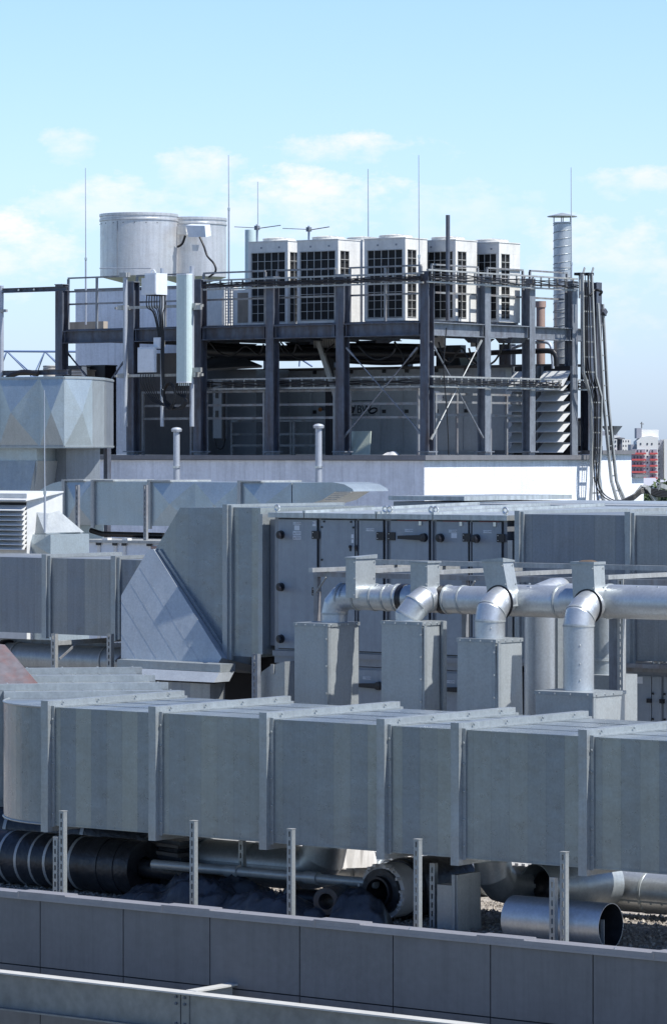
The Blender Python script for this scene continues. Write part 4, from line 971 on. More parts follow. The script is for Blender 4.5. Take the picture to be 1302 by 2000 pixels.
# rear duct with curved bend and louvred outlet ----------------------------------------------------
RV = 47.5; rzt, rzb = zv(300, 941, RV), zv(300, 1027, RV)
rdu = thing('cross_broken_duct', 'pale cross broken duct with a curved bend at left and a louvred outlet at right', 'duct', (ux(300, RV), RV, rzb))
jo = [127, 184, 294, 470, 570]
for i, (l, r) in enumerate(zip(jo, jo[1:])):
    A, D = Vector((ux(l,RV)+.01, RV, 0)), Vector((ux(r,RV)-.01, RV, 0))
    b = B()
    if i in (0, 2, 3): xbreak(b, A, D, rzb, rzt, (1, 0, 2, 1)[i], .03, -EY)
    else: wall(b, A, D, rzb, rzt)
    b.box(A.x, D.x, RV+.002, RV+1.0, rzb, rzt); b.build('duct_section', M['galv_blue'], rdu)
    b = B(); x = ux(l, RV); b.box(x-.035, x+.035, RV-.045, RV-.002, rzb-.05, rzt+.03); b.box(x-.03, x+.45, RV-.04, RV+1.0, rzt+.002, rzt+.03); b.build('flange', M['galv_bar'], rdu)
# curved bend at left (in elevation)
cxx, czz = ux(127, RV), rzb-.35; H = rzt-czz
b = B(); o_ = [Vector((cxx - (H*1.0)*math.sin(a)*1.0, RV, czz + H*math.cos(a))) for a in [math.pi/2*i/12 for i in range(13)]]
pts = o_ + [Vector((o_[-1].x, RV, zv(90,1090,RV))), Vector((cxx-.02, RV, zv(90,1090,RV))), Vector((cxx-.02, RV, rzb))]
b.prism(pts, EY*1.0); b.build('curved_bend', M['galv_blue'], rdu)
# outlet
xo = ux(570, RV); 
pts = [Vector((xo+.01,RV,rzb+.1)), Vector((xo+.01,RV,rzt))] + [Vector((ux(px,RV),RV,zv(px,py,RV))) for px,py in ((650,942),(672,946),(688,955),(690,960),(655,960),(628,977),(600,985))]
b = B(); b.prism([p for p in pts], EY*.9); b.build('outlet_hood', M['galv_blue'], rdu)
for i in range(5):
    a = V(656-i*5, 961+i*3.6, RV-.01); b = B(); b.bar(a, a + EX*.30 - EX*.02*i, .03, .012); b.build('louvre_blade', M['galv_bar'], rdu)
# slim posts under it, and shade side
for px, lab in ((150, 'slim dark strut in front of the curved bend of the cross broken duct'), (283, 'slim dark strut in front of the plain panel of the cross broken duct')):
    v_ = 46.6; bb, x, z1 = slotted(px, 947, v_, zv(px, 1058, v_), .06, .05); t_ = thing('slotted_post', lab, 'post', (x, v_, zv(px,1058,v_))); bb.build('channel', M['rail'], t_)
    b = B(); b.box(x-.06, x+.06, v_-.04, v_+.09, zv(px,1058,v_)-.0, zv(px,1058,v_)+.012); b.build('foot_plate', M['rail'], t_)
v_ = 46.4; z = zv(220, 1058, v_)
cs = thing('plant_casing', 'white and grey framed plant casing under the cross broken duct', 'casing', (ux(220,v_), v_, 0))
b = B(); b.box(ux(146,v_), ux(420,v_), v_+.02, v_+1.5, 0, z-.02); b.build('casing', M['offwhite'], cs)
b = B(); b.box(ux(142,v_), ux(420,v_), v_-.03, v_+1.55, z-.018, z+.025); b.build('top_rail', M['galv_bar'], cs)
for px in (147, 193, 225, 243, 292): 
    b = B(); x = ux(px,v_); b.box(x-.03, x+.03, v_, v_+.018, 0, z-.019); b.build('frame_post', M['white'], cs)
    b = B(); b.box(x-.05, x+.05, v_-.012, v_-.001, z-.06, z-.02); b.build('corner_joint', M['black'], cs)
for px in (205, 244): b = B(); x = ux(px,v_); b.box(x-.06, x+.06, v_, v_+.1, z+.026, z+.06); b.build('cap_block', M['white'], cs)
b = B(); x = ux(296,v_); b.box(x, x+.14, v_-.004, v_+.0195, z-.25, z-.06); b.build('warning_sign', M['terracotta'], cs)
# dark boxes put in for the shaded space, and a hose
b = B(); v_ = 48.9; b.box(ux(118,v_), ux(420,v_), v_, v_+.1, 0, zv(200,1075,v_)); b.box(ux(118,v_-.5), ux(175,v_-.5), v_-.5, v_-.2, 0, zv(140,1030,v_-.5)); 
tag(b.build('shaded_space_fill', M['felt'], org=(ux(250,v_), v_, 0)), 'dark sheet filling the shaded space below the cross broken duct', 'screen')
b = B(); v_ = 47.9; b.tube([V(178,1036,v_), V(200,1043,v_), V(320,1046,v_)], .045, 12); 
tag(b.build('cable_hose', M['cable'], org=V(178,1036,v_)), 'black lagged hose sagging under the cross broken duct', 'hose')

# louvred unit far left -------------------------------------------------------------------
WV = 41.5
wu = thing('louvre_unit', 'pale louvred air intake at the left edge with stacked slanted blades', 'louvre', (ux(10,WV), WV, 1.8))
zt_, zb_ = zv(20, 960, WV), zv(20, 1072, WV); xa, xb = ux(-120,WV), ux(44,WV)
b = B(); b.box(xa, xb-.02, WV+.12, WV+.9, 0, zt_-.03); b.build('casing', M['louvre'], wu); b = B(); b.box(xa, xb-.03, WV+.112, WV+.119, zb_, zt_-.16); b.build('dark_backing', M['dark'], wu)
b = B(); b.hexa([(xa,WV-.02,zt_-.14),(xb+.09,WV-.02,zt_-.14),(xb-.0,WV+.9,zt_-.02),(xa,WV+.9,zt_-.02),(xa,WV-.02,zt_-.12),(xb+.09,WV-.02,zt_-.12),(xb,WV+.9,zt_),(xa,WV+.9,zt_)]); b.build('roof_sheet', M['louvre'], wu)
n = 9; p = (zt_-.2-zb_)/n
for i in range(n):
    z = zt_ - .2 - i*p
    b = B(); b.hexa([(xa,WV-.06,z-.085),(xb+.09,WV-.06,z-.085),(xb+.0,WV+.10,z-.012),(xa,WV+.10,z-.012),(xa,WV-.06,z-.073),(xb+.09,WV-.06,z-.073),(xb+.0,WV+.10,z),(xa,WV+.10,z)]); b.build('blade', M['louvre'], wu)
wz = zv(60,985,WV+.3)
hdv = WV+.35
t_ = thing('duct_hood', 'bright trapezoid metal hood right of the louvred intake', 'duct hood', (ux(70,hdv), hdv, zv(70,1040,hdv)))
b = B(); q = [V(48,984,hdv), V(66,984,hdv), V(88,1036,hdv-.05), V(48,1040,hdv-.05)]; z0 = min(p.z for p in q)
b.hexa([(q[3].x,hdv-.05,z0),(q[2].x,hdv-.05,z0),(q[2].x+.1,hdv+.7,z0),(q[3].x,hdv+.7,z0),(q[0].x,hdv,q[0].z),(q[1].x,hdv,q[0].z),(q[1].x-.02,hdv+.4,q[0].z),(q[0].x,hdv+.4,q[0].z)]); b.build('hood', M['galv_box'], t_)
b = B(); b.box(q[3].x, q[2].x+.03, hdv-.06, hdv+.75, z0-.02, z0-.001); b.build('flange', M['galv_plain'], t_)
t_ = thing('plenum_box', 'small square sheet box with a cross break below the bright hood', 'plenum', (ux(70,hdv-.1), hdv-.1, 0))
b = B(); A, D = Vector((ux(45,hdv-.1),hdv-.1,0)), Vector((ux(99,hdv-.1),hdv-.1,0)); xbreak(b, A, D, zv(70,1082,hdv), z0-.024, 1, .02, -EY); b.box(A.x, D.x, hdv-.098, hdv+.75, 0, z0-.024); b.build('casing', M['galv_blue'], t_)
for f in (.15, .5, .85): b = B(); b.ball((A.x+(D.x-A.x)*f, hdv-.105, z0-.045), .014, 6); b.build('rivet', M['bolt'], t_)
# lightning rod in front of the plenum
def rod(lab, px, pyt, pyb, v, thick=.011, base=.0, fat=None, parent=None):
    x = ux(px, v); zb_, zt_ = zv(px, pyb, v), zv(px, pyt, v)
    t_ = thing('lightning_rod', lab, 'lightning rod', (x, v, zb_), 'lightning rods on the roof')
    zm = zb_ + (zt_-zb_)*(fat or .45)
    b = B(); b.tube([(x,v,zb_),(x,v,zm)], thick*1.7, 8); b.build('base_tube', M['pole'], t_)
    b = B(); b.tube([(x,v,zm),(x-.01,v,zt_)], thick, 8, r1=thick*.6); b.build('tip', M['pole'], t_)
    b = B(); b.tube([(x,v,zm-.03),(x,v,zm+.03)], thick*2.4, 8); b.build('coupling', M['bolt'], t_)
    return t_
rod('thin lightning rod standing before the diamond patterned plenum', 88, 762, 1040, 40.9, .009, fat=.28)

v_ = 38.6; b = B(); b.box(ux(410,v_), xl-.01, v_, v_+.1, 0, bt-.02)  # black sheet added as the shadow below the mitred duct
tag(b.build('shadow_fill_sheet', M['dark'], org=(ux(460,v_), v_, 0)), 'dark sheet standing in for the shadow below the mitred duct beside the broad slotted post', 'screen')
# ================================================================ tower on the higher roof
TV = 64.3; WVv = 63.9; uW = ux(828, WVv); cz_ = zv(500, 889, WVv); uT = uW - .30
vE = vy(1152, uW)
tw = thing('rendered_wall', 'rendered white plinth wall with grey coping under the steel platform', 'wall', (uW-4, WVv, 0))
b = B(); b.box(ux(60,WVv), uW, WVv, vE, 0, cz_-.11); b.box(ux(60,WVv), uW-3.05, vE+.002, 71.6, 0, cz_-.11)
b.build('wall', M['plaster'], tw)
b = B(); b.box(ux(100,WVv), uW+.10, WVv-.09, vE+.02, cz_-.1, cz_); b.build('coping', M['coping'], tw)
v1, v2_, v3_ = vy(1193, uW), vy(1232, uW), vy(1256, uW)
b = B(); b.box(uW-3, uW-.002, vE+.03, v2_, 0, zu(1215, 887, uW)); b.box(uW-3, uW-.003, v2_+.002, v3_, 0, zu(1245, 932, uW)); b.build('wall', M['plaster'], tw)
b = B(); z = zu(1215, 887, uW); b.box(uW-3, uW+.09, vE+.05, v2_+.02, z+.001, z+.085); z = zu(1245, 932, uW); b.box(uW-3, uW+.09, v2_+.03, v3_+.05, z+.001, z+.06); b.build('coping', M['coping'], tw)
roof_z = cz_ + .002
# columns
fr = thing('steel_platform', 'blue grey steel platform frame on the white plinth carrying the cooling units', 'platform', (uW-4, TV, cz_))
zt_ = zv(663, 537, TV); bt_, bb_ = zv(600, 634, TV), zv(600, 660, TV)
S_ = .21
def hcol(x, y, z0, z1, facing):   # facing 'v': flanges look along Y;  'u': along X
    b = B(); h = S_/2; t_ = .02
    if facing == 'v': b.box(x-h, x+h, y-h, y-h+t_, z0, z1); b.box(x-h, x+h, y+h-t_, y+h, z0, z1); b.box(x-.008, x+.008, y-h+t_, y+h-t_, z0, z1)
    else: b.box(x-h, x-h+t_, y-h, y+h, z0, z1); b.box(x+h-t_, x+h, y-h, y+h, z0, z1); b.box(x-h+t_, x+h-t_, y-.008, y+.008, z0, z1)
    return b
def baseplate(x, y):
    b = B(); b.box(x-.16, x+.16, y-.16, y+.16, roof_z+.06, roof_z+.085); b.box(x-.10, x+.10, y-.10, y+.10, roof_z, roof_z+.059); return b
fcols = [115, 254, 385, 526, 663, 827]; fx = [ux(p, TV) for p in fcols]; fx[-1] = uT
for x in fx:
    hcol(x, TV+S_/2, roof_z+.087 if x > fx[0] else 3.2, zt_, 'v').build('column', M['steel'], fr)
    if x > fx[0]: baseplate(x, TV+S_/2).build('base_plate', M['steel_lt'], fr)
    b = B(); b.box(x-.12, x+.12, TV-.01, TV+S_+.01, zt_+.001, zt_+.02); b.build('cap_plate', M['steel_lt'], fr)
rcols = [946, 1033, 1116, 1147, 1163]; ry = [vy(p, uT) for p in rcols]
for y in ry:
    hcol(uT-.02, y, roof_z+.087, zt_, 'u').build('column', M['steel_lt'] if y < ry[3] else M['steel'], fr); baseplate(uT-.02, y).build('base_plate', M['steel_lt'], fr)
yc = TV + S_/2; hb = bt_-bb_
for a, c in zip(fx, fx[1:]):
    b = B(); b.ibeam((a+S_/2+.002, yc, (bt_+bb_)/2), (c-S_/2-.002, yc, (bt_+bb_)/2), hb, .19); b.build('beam', M['steel'], fr)
    for x in (a+S_/2+.05, c-S_/2-.05): b = B(); b.box(x-.006, x+.006, TV+.012, TV+S_-.012, bb_+.022, bt_-.022); b.build('stiffener', M['steel'], fr)
ys = [TV+S_] + [y for y in ry]
for i, (a, c) in enumerate(zip(ys, ys[1:])):
    if i < 4:
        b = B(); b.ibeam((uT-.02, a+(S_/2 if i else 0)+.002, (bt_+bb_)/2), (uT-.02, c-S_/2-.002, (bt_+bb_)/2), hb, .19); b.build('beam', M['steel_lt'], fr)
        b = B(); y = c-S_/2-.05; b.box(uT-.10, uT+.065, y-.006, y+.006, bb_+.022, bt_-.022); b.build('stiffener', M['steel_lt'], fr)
# joists and deck
x = fx[0]+.9; n = 0
while x < uT-.4:
    b = B(); b.ibeam((x, TV+S_+.05, (bt_+bb_)/2-.02), (x, 73 if x < ux(470,73) else 68.2, (bt_+bb_)/2-.02), .2, .1); b.build('joist', M['steel'], fr); x += 1.15
b = B(); b.box(fx[0]+.12, uT-.35, TV+.12, 68.3, bt_+.003, bt_+.035); b.box(fx[0]+.12, uT-2.2, 68.302, 73, bt_+.003, bt_+.035); b.build('deck', M['steel'], fr)
for px in (400, 520, 640, 790, 862, 888, 985): 
    b = B(); w_ = .09 if px < 800 else .16; y_ = 71.4 if px < 800 else 70.75; x = ux(px, y_); b.box(x-w_, x+w_, y_, y_+.2, roof_z, bb_); b.build('rear_column', M['steel'], fr)
# braces with turnbuckles
def brace(p, q, r=.014, m='pole', nm='brace'):
    b = B(); b.tube([p, q], r, 8); o = b.build(nm, M[m], fr); d = (q-p).normalized()
    for s, e in ((p, 1), (q, -1)):
        b = B(); b.bar(s - d*e*.05, s + d*e*.22, .035, .035); b.build('fork_end', M[m], fr)
Fv = TV+.03
brace(V(679,682,Fv), V(820,845,Fv), .014, 'steel_lt'); brace(V(812,682,Fv+.05), V(672,853,Fv+.05), .014, 'steel_lt')
Fu = uT+.05
brace(U(843,670,Fu), U(941,852,Fu), .018, 'steel_lt'); brace(U(938,668,Fu+.05), U(843,855,Fu+.05), .014, 'galv_bar')
b = B(); a_, q_ = U(902,742,Fu+.05), U(893,760,Fu+.05); b.tube([a_, q_], .035, 10); b.build('turnbuckle', M['galv_bar'], fr)
brace(V(128,684,TV+.3), V(172,738,TV+.3), .02, 'steel'); brace(V(246,700,TV+.3), V(219,740,TV+.3), .02, 'steel')
# platform guard rails ---------------------------------------------------------------
def guard(name, lab, pts_z, pa, pb, n, m='rail', zb=None):
    """rails from pa to pb (plan points) at heights pts_z, n posts"""
    t_ = thing(name, lab, 'guard rail', (pa.x, pa.y, zb), 'guard rails on the steel platform')
    for i, z in enumerate(pts_z):
        b = B(); b.bar(pa+UP*z, pb+UP*z, .055 if i == 0 else .03, .035 if i == 0 else .04); b.build('rail', M[m], t_)
    for i in range(n):
        q = pa.lerp(pb, i/(n-1)); b = B(); b.bar(q+UP*zb, q+UP*(max(pts_z)-.02), .045, .045, up=EY); b.build('post', M[m], t_)
GVv = TV+.30; gzs = [zv(663, y, GVv) for y in (524, 552, 578)]
P2d = lambda px, v: Vector((ux(px, v), v, 0))
for (l, r, n, lab) in ((134, 246, 3, 'galvanised platform guard rail at the far left before the rough rendered hut'), (268, 378, 3, 'galvanised platform guard rail behind the radio boxes'), (398, 518, 2, 'galvanised platform guard rail in front of the leftmost cooling unit'),
                       (541, 655, 2, 'galvanised platform guard rail in front of the second cooling unit'), (683, 822, 3, 'galvanised platform guard rail in front of the largest looking middle cooling unit')):
    guard('guard_rail', lab, gzs, P2d(l, GVv), P2d(r, GVv), n, zb=bt_)
GU = uT-.28; Pu = lambda px: Vector((GU, vy(px, GU), 0)); gz2 = [zu(900, y, GU) for y in (520, 548, 574)]
for l, r, lab in ((842, 932, 'sunlit guard rail on the right side of the platform before the fourth cooling unit'), (950, 1020, 'sunlit guard rail on the right side of the platform before the fifth cooling unit'), (1034, 1106, 'sunlit guard rail at the right corner of the platform before the chimney')):
    guard('guard_rail', lab, gz2, Pu(l), Pu(r), 2, zb=bt_)
# roof level rails under the platform
RVv = TV+.45; rzs = [zv(600, y, RVv) for y in (763, 790, 816)]
for l, r, lab in ((278, 376, 'low guard rail under the platform behind the antenna poles'), (402, 518, 'low guard rail under the platform before the dark cable riser'), (541, 655, 'low guard rail under the platform left of the logo panel'), (681, 818, 'low guard rail under the platform before the logo panel')):
    t_ = thing('guard_rail', lab, 'guard rail', (ux(l,RVv), RVv, roof_z), 'low guard rails under the platform')
    for z in rzs: b = B(); b.bar(P2d(l,RVv)+UP*z, P2d(r,RVv)+UP*z, .04, .05); b.build('rail', M['rail'], t_)
    for q in (l+2, r-2): b = B(); b.bar(P2d(q,RVv)+UP*roof_z, P2d(q,RVv)+UP*(rzs[0]-.03), .05, .05, up=EY); b.build('post', M['rail'], t_)
GU2 = uT-.4
for l, r, lab in ((848, 935, 'low guard rail on the right side below the crossed braces'), (955, 1022, 'low guard rail on the right side before the narrow louvre bank')):
    t_ = thing('guard_rail', lab, 'guard rail', (GU2, vy(l,GU2), roof_z), 'low guard rails under the platform')
    for py in (770, 786, 811): z = zu(900, py, GU2); b = B(); b.bar((GU2, vy(l,GU2), z), (GU2, vy(r,GU2), z), .04, .045); b.build('rail', M['rail'], t_)
    for q in (l+2, (l+r)/2): b = B(); b.bar((GU2, vy(q,GU2), roof_z), (GU2, vy(q,GU2), zu(900,772,GU2)), .045, .045, up=EY); b.build('post', M['rail'], t_)
# inner guard frames
IV = 67.5
t_ = thing('guard_rail', 'rusty inner guard rail standing in the shade under the platform', 'guard rail', (ux(500,IV), IV, roof_z), 'low guard rails under the platform')
for py in (822, 848, 870): b = B(); z = zv(550, py, IV); b.bar(P2d(452,IV)+UP*z, P2d(650,IV)+UP*z, .04, .05); b.build('rail', M['rail'], t_)
for q in (453, 569, 574, 650): b = B(); b.bar(P2d(q,IV)+UP*roof_z, P2d(q,IV)+UP*(zv(550,822,IV)-.03), .05, .05, up=EY); b.build('post', M['rail'], t_)
# cable trays -------------------------------------------------------------------------
rg = random.Random(4)
def tray(lab, p0, p1, z0, z1, off, nc, seed, m='galv_bar', step=.32):
    t_ = thing('cable_tray', lab, 'cable tray', p0+UP*z0, 'cable trays on the steel platform'); r_ = random.Random(seed)
    for z in (z0, z1): b = B(); b.bar(p0+UP*z, p1+UP*z, .05, .035); b.build('side_rail', M[m], t_)
    L = (p1-p0).length; n = int(L/step)
    b = B()
    for i in range(n+1):
        q = p0.lerp(p1, (i+.5)/(n+1)); b = B(); b.bar(q+UP*(z0+.018), q+UP*(z1-.018), .03, .03, up=EY); b.build('rung', M[m], t_)
    for i in range(nc):
        z = z0 + .045 + (z1-z0-.08)*(i+.5)/nc*.8; pts = []
        for j in range(25):
            q = p0.lerp(p1, j/24) + off*(.045+.02*r_.random()); pts.append(q + UP*(z + r_.uniform(-.018,.018)))
        b = B(); b.tube(pts, r_.choice((.009,.011,.013,.016)), 6); b.build('cable', M['cable'], t_)
cv = TV-.10
tray('upper cable tray with black cables along the shaded front of the platform', P2d(398,cv), Vector((uT+.05, cv, 0)), zv(663,557,cv), zv(663,539,cv), -EY, 5, 1)
cu_ = uT+.16
tray('upper cable tray with black cables along the sunlit right side of the platform', Vector((cu_, vy(834,cu_), 0)), Vector((cu_, vy(1126,cu_), 0)), zu(950,557,cu_), zu(950,534,cu_), EX, 4, 2)
tray('lower cable tray crossing the shaded front bays under the platform', P2d(400,TV+.28), Vector((uT-.12, TV+.28, 0)), zv(663,757,TV+.28), zv(663,738,TV+.28), -EY, 5, 3)
tray('lower cable tray in the sun crossing the louvres on the right side', Vector((cu_, vy(840,cu_), 0)), Vector((cu_, vy(1146,cu_), 0)), zu(950,757,cu_), zu(950,738,cu_), EX, 5, 6, step=.25)
# outdoor cooling units ---------------------------------------------------------------
def ac_unit(x0, y0, z0, w, d, h, label):
    t_ = thing('cooling_unit', label, 'cooling unit', (x0+w/2, y0+d/2, z0), 'white outdoor cooling units on the platform')
    x1, y1, z1 = x0+w, y0+d, z0+h
    b = B(); b.box(x0+.03, x1-.03, y0+.05, y1-.02, z0+.10, z1-.02); b.build('core', M['coil'], t_)
    b = B(); b.box(x0, x1, y0, y1, z1-.25, z1-.021); b.box(x0-.012, x1+.012, y0-.012, y1+.012, z1-.02, z1); b.build('top_casing', M['white'], t_)
    for a, c in ((x0, y0), (x1-.075, y0), (x0, y1-.075)): b = B(); b.box(a, a+.075, c, c+.075, z0+.101, z1-.251); b.build('corner_post', M['white'], t_)
    b = B(); b.box(x1-.026, x1, y0+.40, y1, z0+.101, z1-.251); b.build('side_panel', M['white'], t_)
    b = B(); b.box(x0, x1, y0, y1, z0+.04, z0+.10); b.build('base', M['white'], t_)
    for a in (x0+.06, x1-.18): b = B(); b.box(a, a+.12, y0-.02, y1+.02, z0, z0+.039); b.build('foot', M['steel_lt'], t_)
    b = B(); g0, g1, h0, h1 = x0+.078, x1-.078, z0+.115, z1-.26
    for i in range(6): x = g0 + (g1-g0)*i/5; b.box(x-.004, x+.004, y0-.002, y0+.012, h0, h1)
    for i in range(9): z = h0 + (h1-h0)*i/8; b.box(g0, g1, y0-.014, y0-.003, z-.004, z+.004)
    b.build('front_grille', M['wire'], t_)
    b = B(); k0, k1 = y0+.078, y0+.39
    for i in range(3): y = k0 + (k1-k0)*i/2; b.box(x1-.012, x1+.002, y-.004, y+.004, h0, h1)
    for i in range(9): z = h0 + (h1-h0)*i/8; b.box(x1+.003, x1+.014, k0, k1, z-.004, z+.004)
    b.build('side_grille', M['wire'], t_)
    c = Vector((x0+w*.5, y0+d*.5, z1)); R = .36
    b = B(); b.tube([c+UP*.001, c+UP*.055], R, 32, caps=False); b.tube([c+UP*.001, c+UP*.05], R-.02, 32, caps=False, flip=True); b.ring(c+UP*.055, UP, R-.02, R, 32); b.build('fan_shroud', M['white'], t_)
    b = B()
    for i in range(16): a = math.pi*2*i/16; b.bar(c+UP*.10, c+Vector((math.cos(a)*R, math.sin(a)*R, .062)), .008, .008)
    for q in (.12, .2, .28, .36): b.tube(arc(c+UP*(.098-.04*q/.36), EX*q, EY*q, 0, 2*math.pi, 24), .006, 5, caps=False)
    b.build('fan_guard', M['wire'], t_)
    for f in (.33, .78): b = B(); b.box(x0+w*f-.025, x0+w*f+.025, y0-.004, y0-.001, z1-.17, z1-.13); b.build('badge', M['ahuframe'], t_)
    return t_
ZD = bt_+.04; HA = zv(660, 467, 66) - ZD
def au_from(lab, l, c, v, top):
    x1 = ux(c, v); x0 = ux(l, v); z1 = zv(c, top, v); return ac_unit(x0, v, ZD, x1-x0, .78, z1-ZD, lab)
au_from('leftmost white outdoor cooling unit beside the small split unit', 485, 562, 66.0, 469)
au_from('second white outdoor cooling unit from the left with open view of its side', 580, 660, 65.6, 466)
au_from('front middle white outdoor cooling unit, tallest against the sky', 711, 791, 65.3, 463)
au_from('white outdoor cooling unit behind the tall thick pole', 818, 889, 66.35, 467)
au_from('rightmost white outdoor cooling unit nearest the chimney', 905, 974, 67.4, 472)
au_from('white outdoor cooling unit peeping out behind the middle ones', 668, 708, 67.4, 468)
# small split unit
v_ = 66.2; x0, x1 = ux(456,v_), ux(486,v_); t_ = thing('split_unit', 'small white split unit with tan grille left of the large cooling units', 'split unit', (x0,v_,ZD))
b = B(); b.box(x0, x1+.1, v_, v_+.3, ZD+.06, zv(470,566,v_)); b.build('casing', M['white'], t_)
b = B(); z0, z1 = ZD+.12, zv(470,572,v_); x = x0+.13
while x < x1-.05: b.box(x, x+.015, v_-.012, v_-.002, z0, z1); x += .03
b.box(x0+.12, x1-.02, v_-.004, v_-.001, z0, z1); b.build('grille', M['wood'], t_)
for x in (x0+.05, x1-.05): b = B(); b.box(x-.03, x+.03, v_, v_+.3, ZD, ZD+.059); b.build('foot', M['steel'], t_)
v_ = 66.6; t_ = thing('switch_cabinet', 'plain white switch cabinet at the right edge of the rendered hut', 'cabinet', (ux(418,v_),v_,ZD))
b = B(); b.box(ux(403,v_), ux(438,v_), v_, v_+.5, ZD+.05, zv(418,556,v_)); b.build('casing', M['white'], t_)
b = B(); b.box(ux(406,v_), ux(435,v_), v_-.012, v_-.001, ZD+.1, zv(418,580,v_)); b.build('door', M['white'], t_)
b = B(); b.box(ux(402,v_), ux(439,v_), v_-.02, v_+.52, ZD, ZD+.049); b.build('plinth', M['steel_lt'], t_)
v_ = 66.4; t_ = thing('vertical_ladder', 'narrow dark vertical grating left of the small split unit', 'grating', (ux(446,v_),v_,ZD))
b = B(); x0, x1 = ux(440,v_), ux(455,v_); z0, z1 = ZD, zv(446,556,v_)
for i in range(4): x = x0+(x1-x0)*i/3; b.box(x-.008, x+.008, v_, v_+.02, z0, z1)
for i in range(16): z = z0+(z1-z0)*i/15; b.box(x0, x1, v_-.012, v_-.001, z-.008, z+.008)
b.build('bars', M['steel_lt'], t_)
# rendered hut and tanks
v_ = 68.4; t_ = thing('rendered_hut', 'rough rendered grey hut below the left steel tank', 'hut', (ux(260,v_),v_,roof_z))
b = B(); b.box(ux(148,v_), ux(392,v_), v_, v_+.9, roof_z, zv(200,566,v_)); b.build('wall', M['plaster'], t_)
b = B(); b.box(ux(147,v_), ux(393,v_), v_-.03, v_+.93, zv(200,566,v_)+.001, zv(200,563,v_)); b.build('roof_edge', M['coping'], t_)
def tank(lab, pl, pr, v, pyt, pyb, n):
    px = (pl+pr)/2; t = v/ray(px,880).y; r = (pr-pl)/2/FOC*t; x = ux(px, v); z0, z1 = zv(px,pyb,v), zv(px,pyt,v)
    t_ = thing('steel_tank', lab, 'tank', (x, v, ZD), 'stainless steel tanks')
    b = B(); b.tube([(x,v,z0+.35*(0)),(x,v,z1-.18)], r, 64, caps=False); b.build('shell', M['stainless'], t_)
    b = B(); b.lathe((x,v,0), [(r+.001,z1-.178),(r+.02,z1-.17),(r+.02,z1-.13),(r+.004,z1-.12),(r+.004,z1-.07),(r+.02,z1-.06),(r+.02,z1-.0),(r-.03,z1),(r-.03,z1-.2),(.001,z1-.16)], 64); b.build('rim', M['stainless'], t_)
    b = B(); b.lathe((x,v,0), [(.1,z0-.22),(r,z0-.001)], 48); b.build('cone', M['stainless'], t_)
    for k_ in range(3):
        a = .6+k_*2.09; b = B(); q = Vector((x+math.cos(a)*r*.6, v+math.sin(a)*r*.6, 0)); b.tube([q+UP*ZD, q+UP*(z0-.2)], .05, 10); b.build('leg', M['steel'], t_)
    b = B(); b.box(x+.12, x+.128, v-r-.004, v-r+.05, z0, z1-.2); b.build('seam', M['ahuframe'], t_)
    for k_ in range(9):
        a = -math.pi/2 + (k_-4)*.3; b = B(); b.ball((x+math.cos(a)*(r+.003), v+math.sin(a)*(r+.003), z1-.24), .013, 6); b.build('bolt', M['dark'], t_)
    return t_, x, r, z0, z1
tank('large left stainless steel tank with ribbed rim above the hut', 196, 347, 70.4, 419, 541, 0)
t_, x, r, z0, z1 = tank('right stainless steel tank partly behind the left one, with cable and floodlight', 308, 442, 71.8, 427, 542, 1)
ft = thing('flood_light', 'white floodlight box hung between the two steel tanks', 'floodlight', V(382,451,70.6))
v_ = 70.7
b = B(); b.prism([V(363,440,v_), V(400,441,v_), V(402,463,v_), V(368,463,v_)], EY*.2+UP*.04); b.build('lamp_head', M['offwhite'], ft)
b = B(); b.bar(V(346,450,v_+.2), V(366,450,v_+.2), .1, .2); b.build('arm', M['white'], ft)
b = B(); b.tube(smooth([V(390,463,v_-.05), V(398,480,v_-.05), V(405,500,v_-.05), V(418,515,v_-.05), V(421,530,v_-.05), V(408,541,v_-.05)]), .025, 8); b.build('cable', M['cable'], ft)
b = B(); b.tube(smooth([V(362,460,v_-.05), V(356,476,v_-.05), V(347,482,v_-.05)]), .03, 8); b.build('cable', M['cable'], ft)
b = B(); b.prism([V(375,478,v_-.02), V(388,478,v_-.02), V(386,490,v_-.02), V(376,490,v_-.02)], EY*.02); b.build('plate', M['white'], ft)
# chimney
v_ = 71.3; px = 1097; x = ux(px, v_); t = v_/ray(px,880).y; r = 17/FOC*t
ch = thing('flue_chimney', 'spiral wound steel flue chimney with conical rain cap', 'chimney', (x, v_, roof_z))
zt2, zc = zv(px, 434, v_), zv(px, 419, v_)
b = B(); b.tube([(x,v_,roof_z),(x,v_,zt2)], r, 36); b.build('flue', M['pipe'], ch)
b = B(); pts = []; n = 480
for i in range(n+1): a = i/20*2*math.pi; pts.append((x+math.cos(a)*(r+.003), v_+math.sin(a)*(r+.003), roof_z+1.0+(zt2-roof_z-1.0)*i/n))
b.tube(pts, .010, 4, caps=False); b.build('spiral_seam', M['galv_box'], ch)
b = B(); R = r*1.72; b.lathe((x,v_,zt2+.12), [(R,0),(R,.015),(.01,zc-zt2-.08)], 32); b.lathe((x,v_,zt2+.119), [(.01,.02),(R,0)], 32); b.build('rain_cap', M['galv_box'], ch)
for i in range(4): a = i*math.pi/2+.5; b = B(); b.bar((x+math.cos(a)*r*.95, v_+math.sin(a)*r*.95, zt2-.05), (x+math.cos(a)*r*.95, v_+math.sin(a)*r*.95, zt2+.13), .03, .008); b.build('cap_strut', M['galv_bar'], ch)
for i in range(5): b = B(); z = zt2-.02-i*1.0; b.tube([(x,v_,z-.02),(x,v_,z)], r+.012, 32); b.build('band', M['galv_bar'], ch)
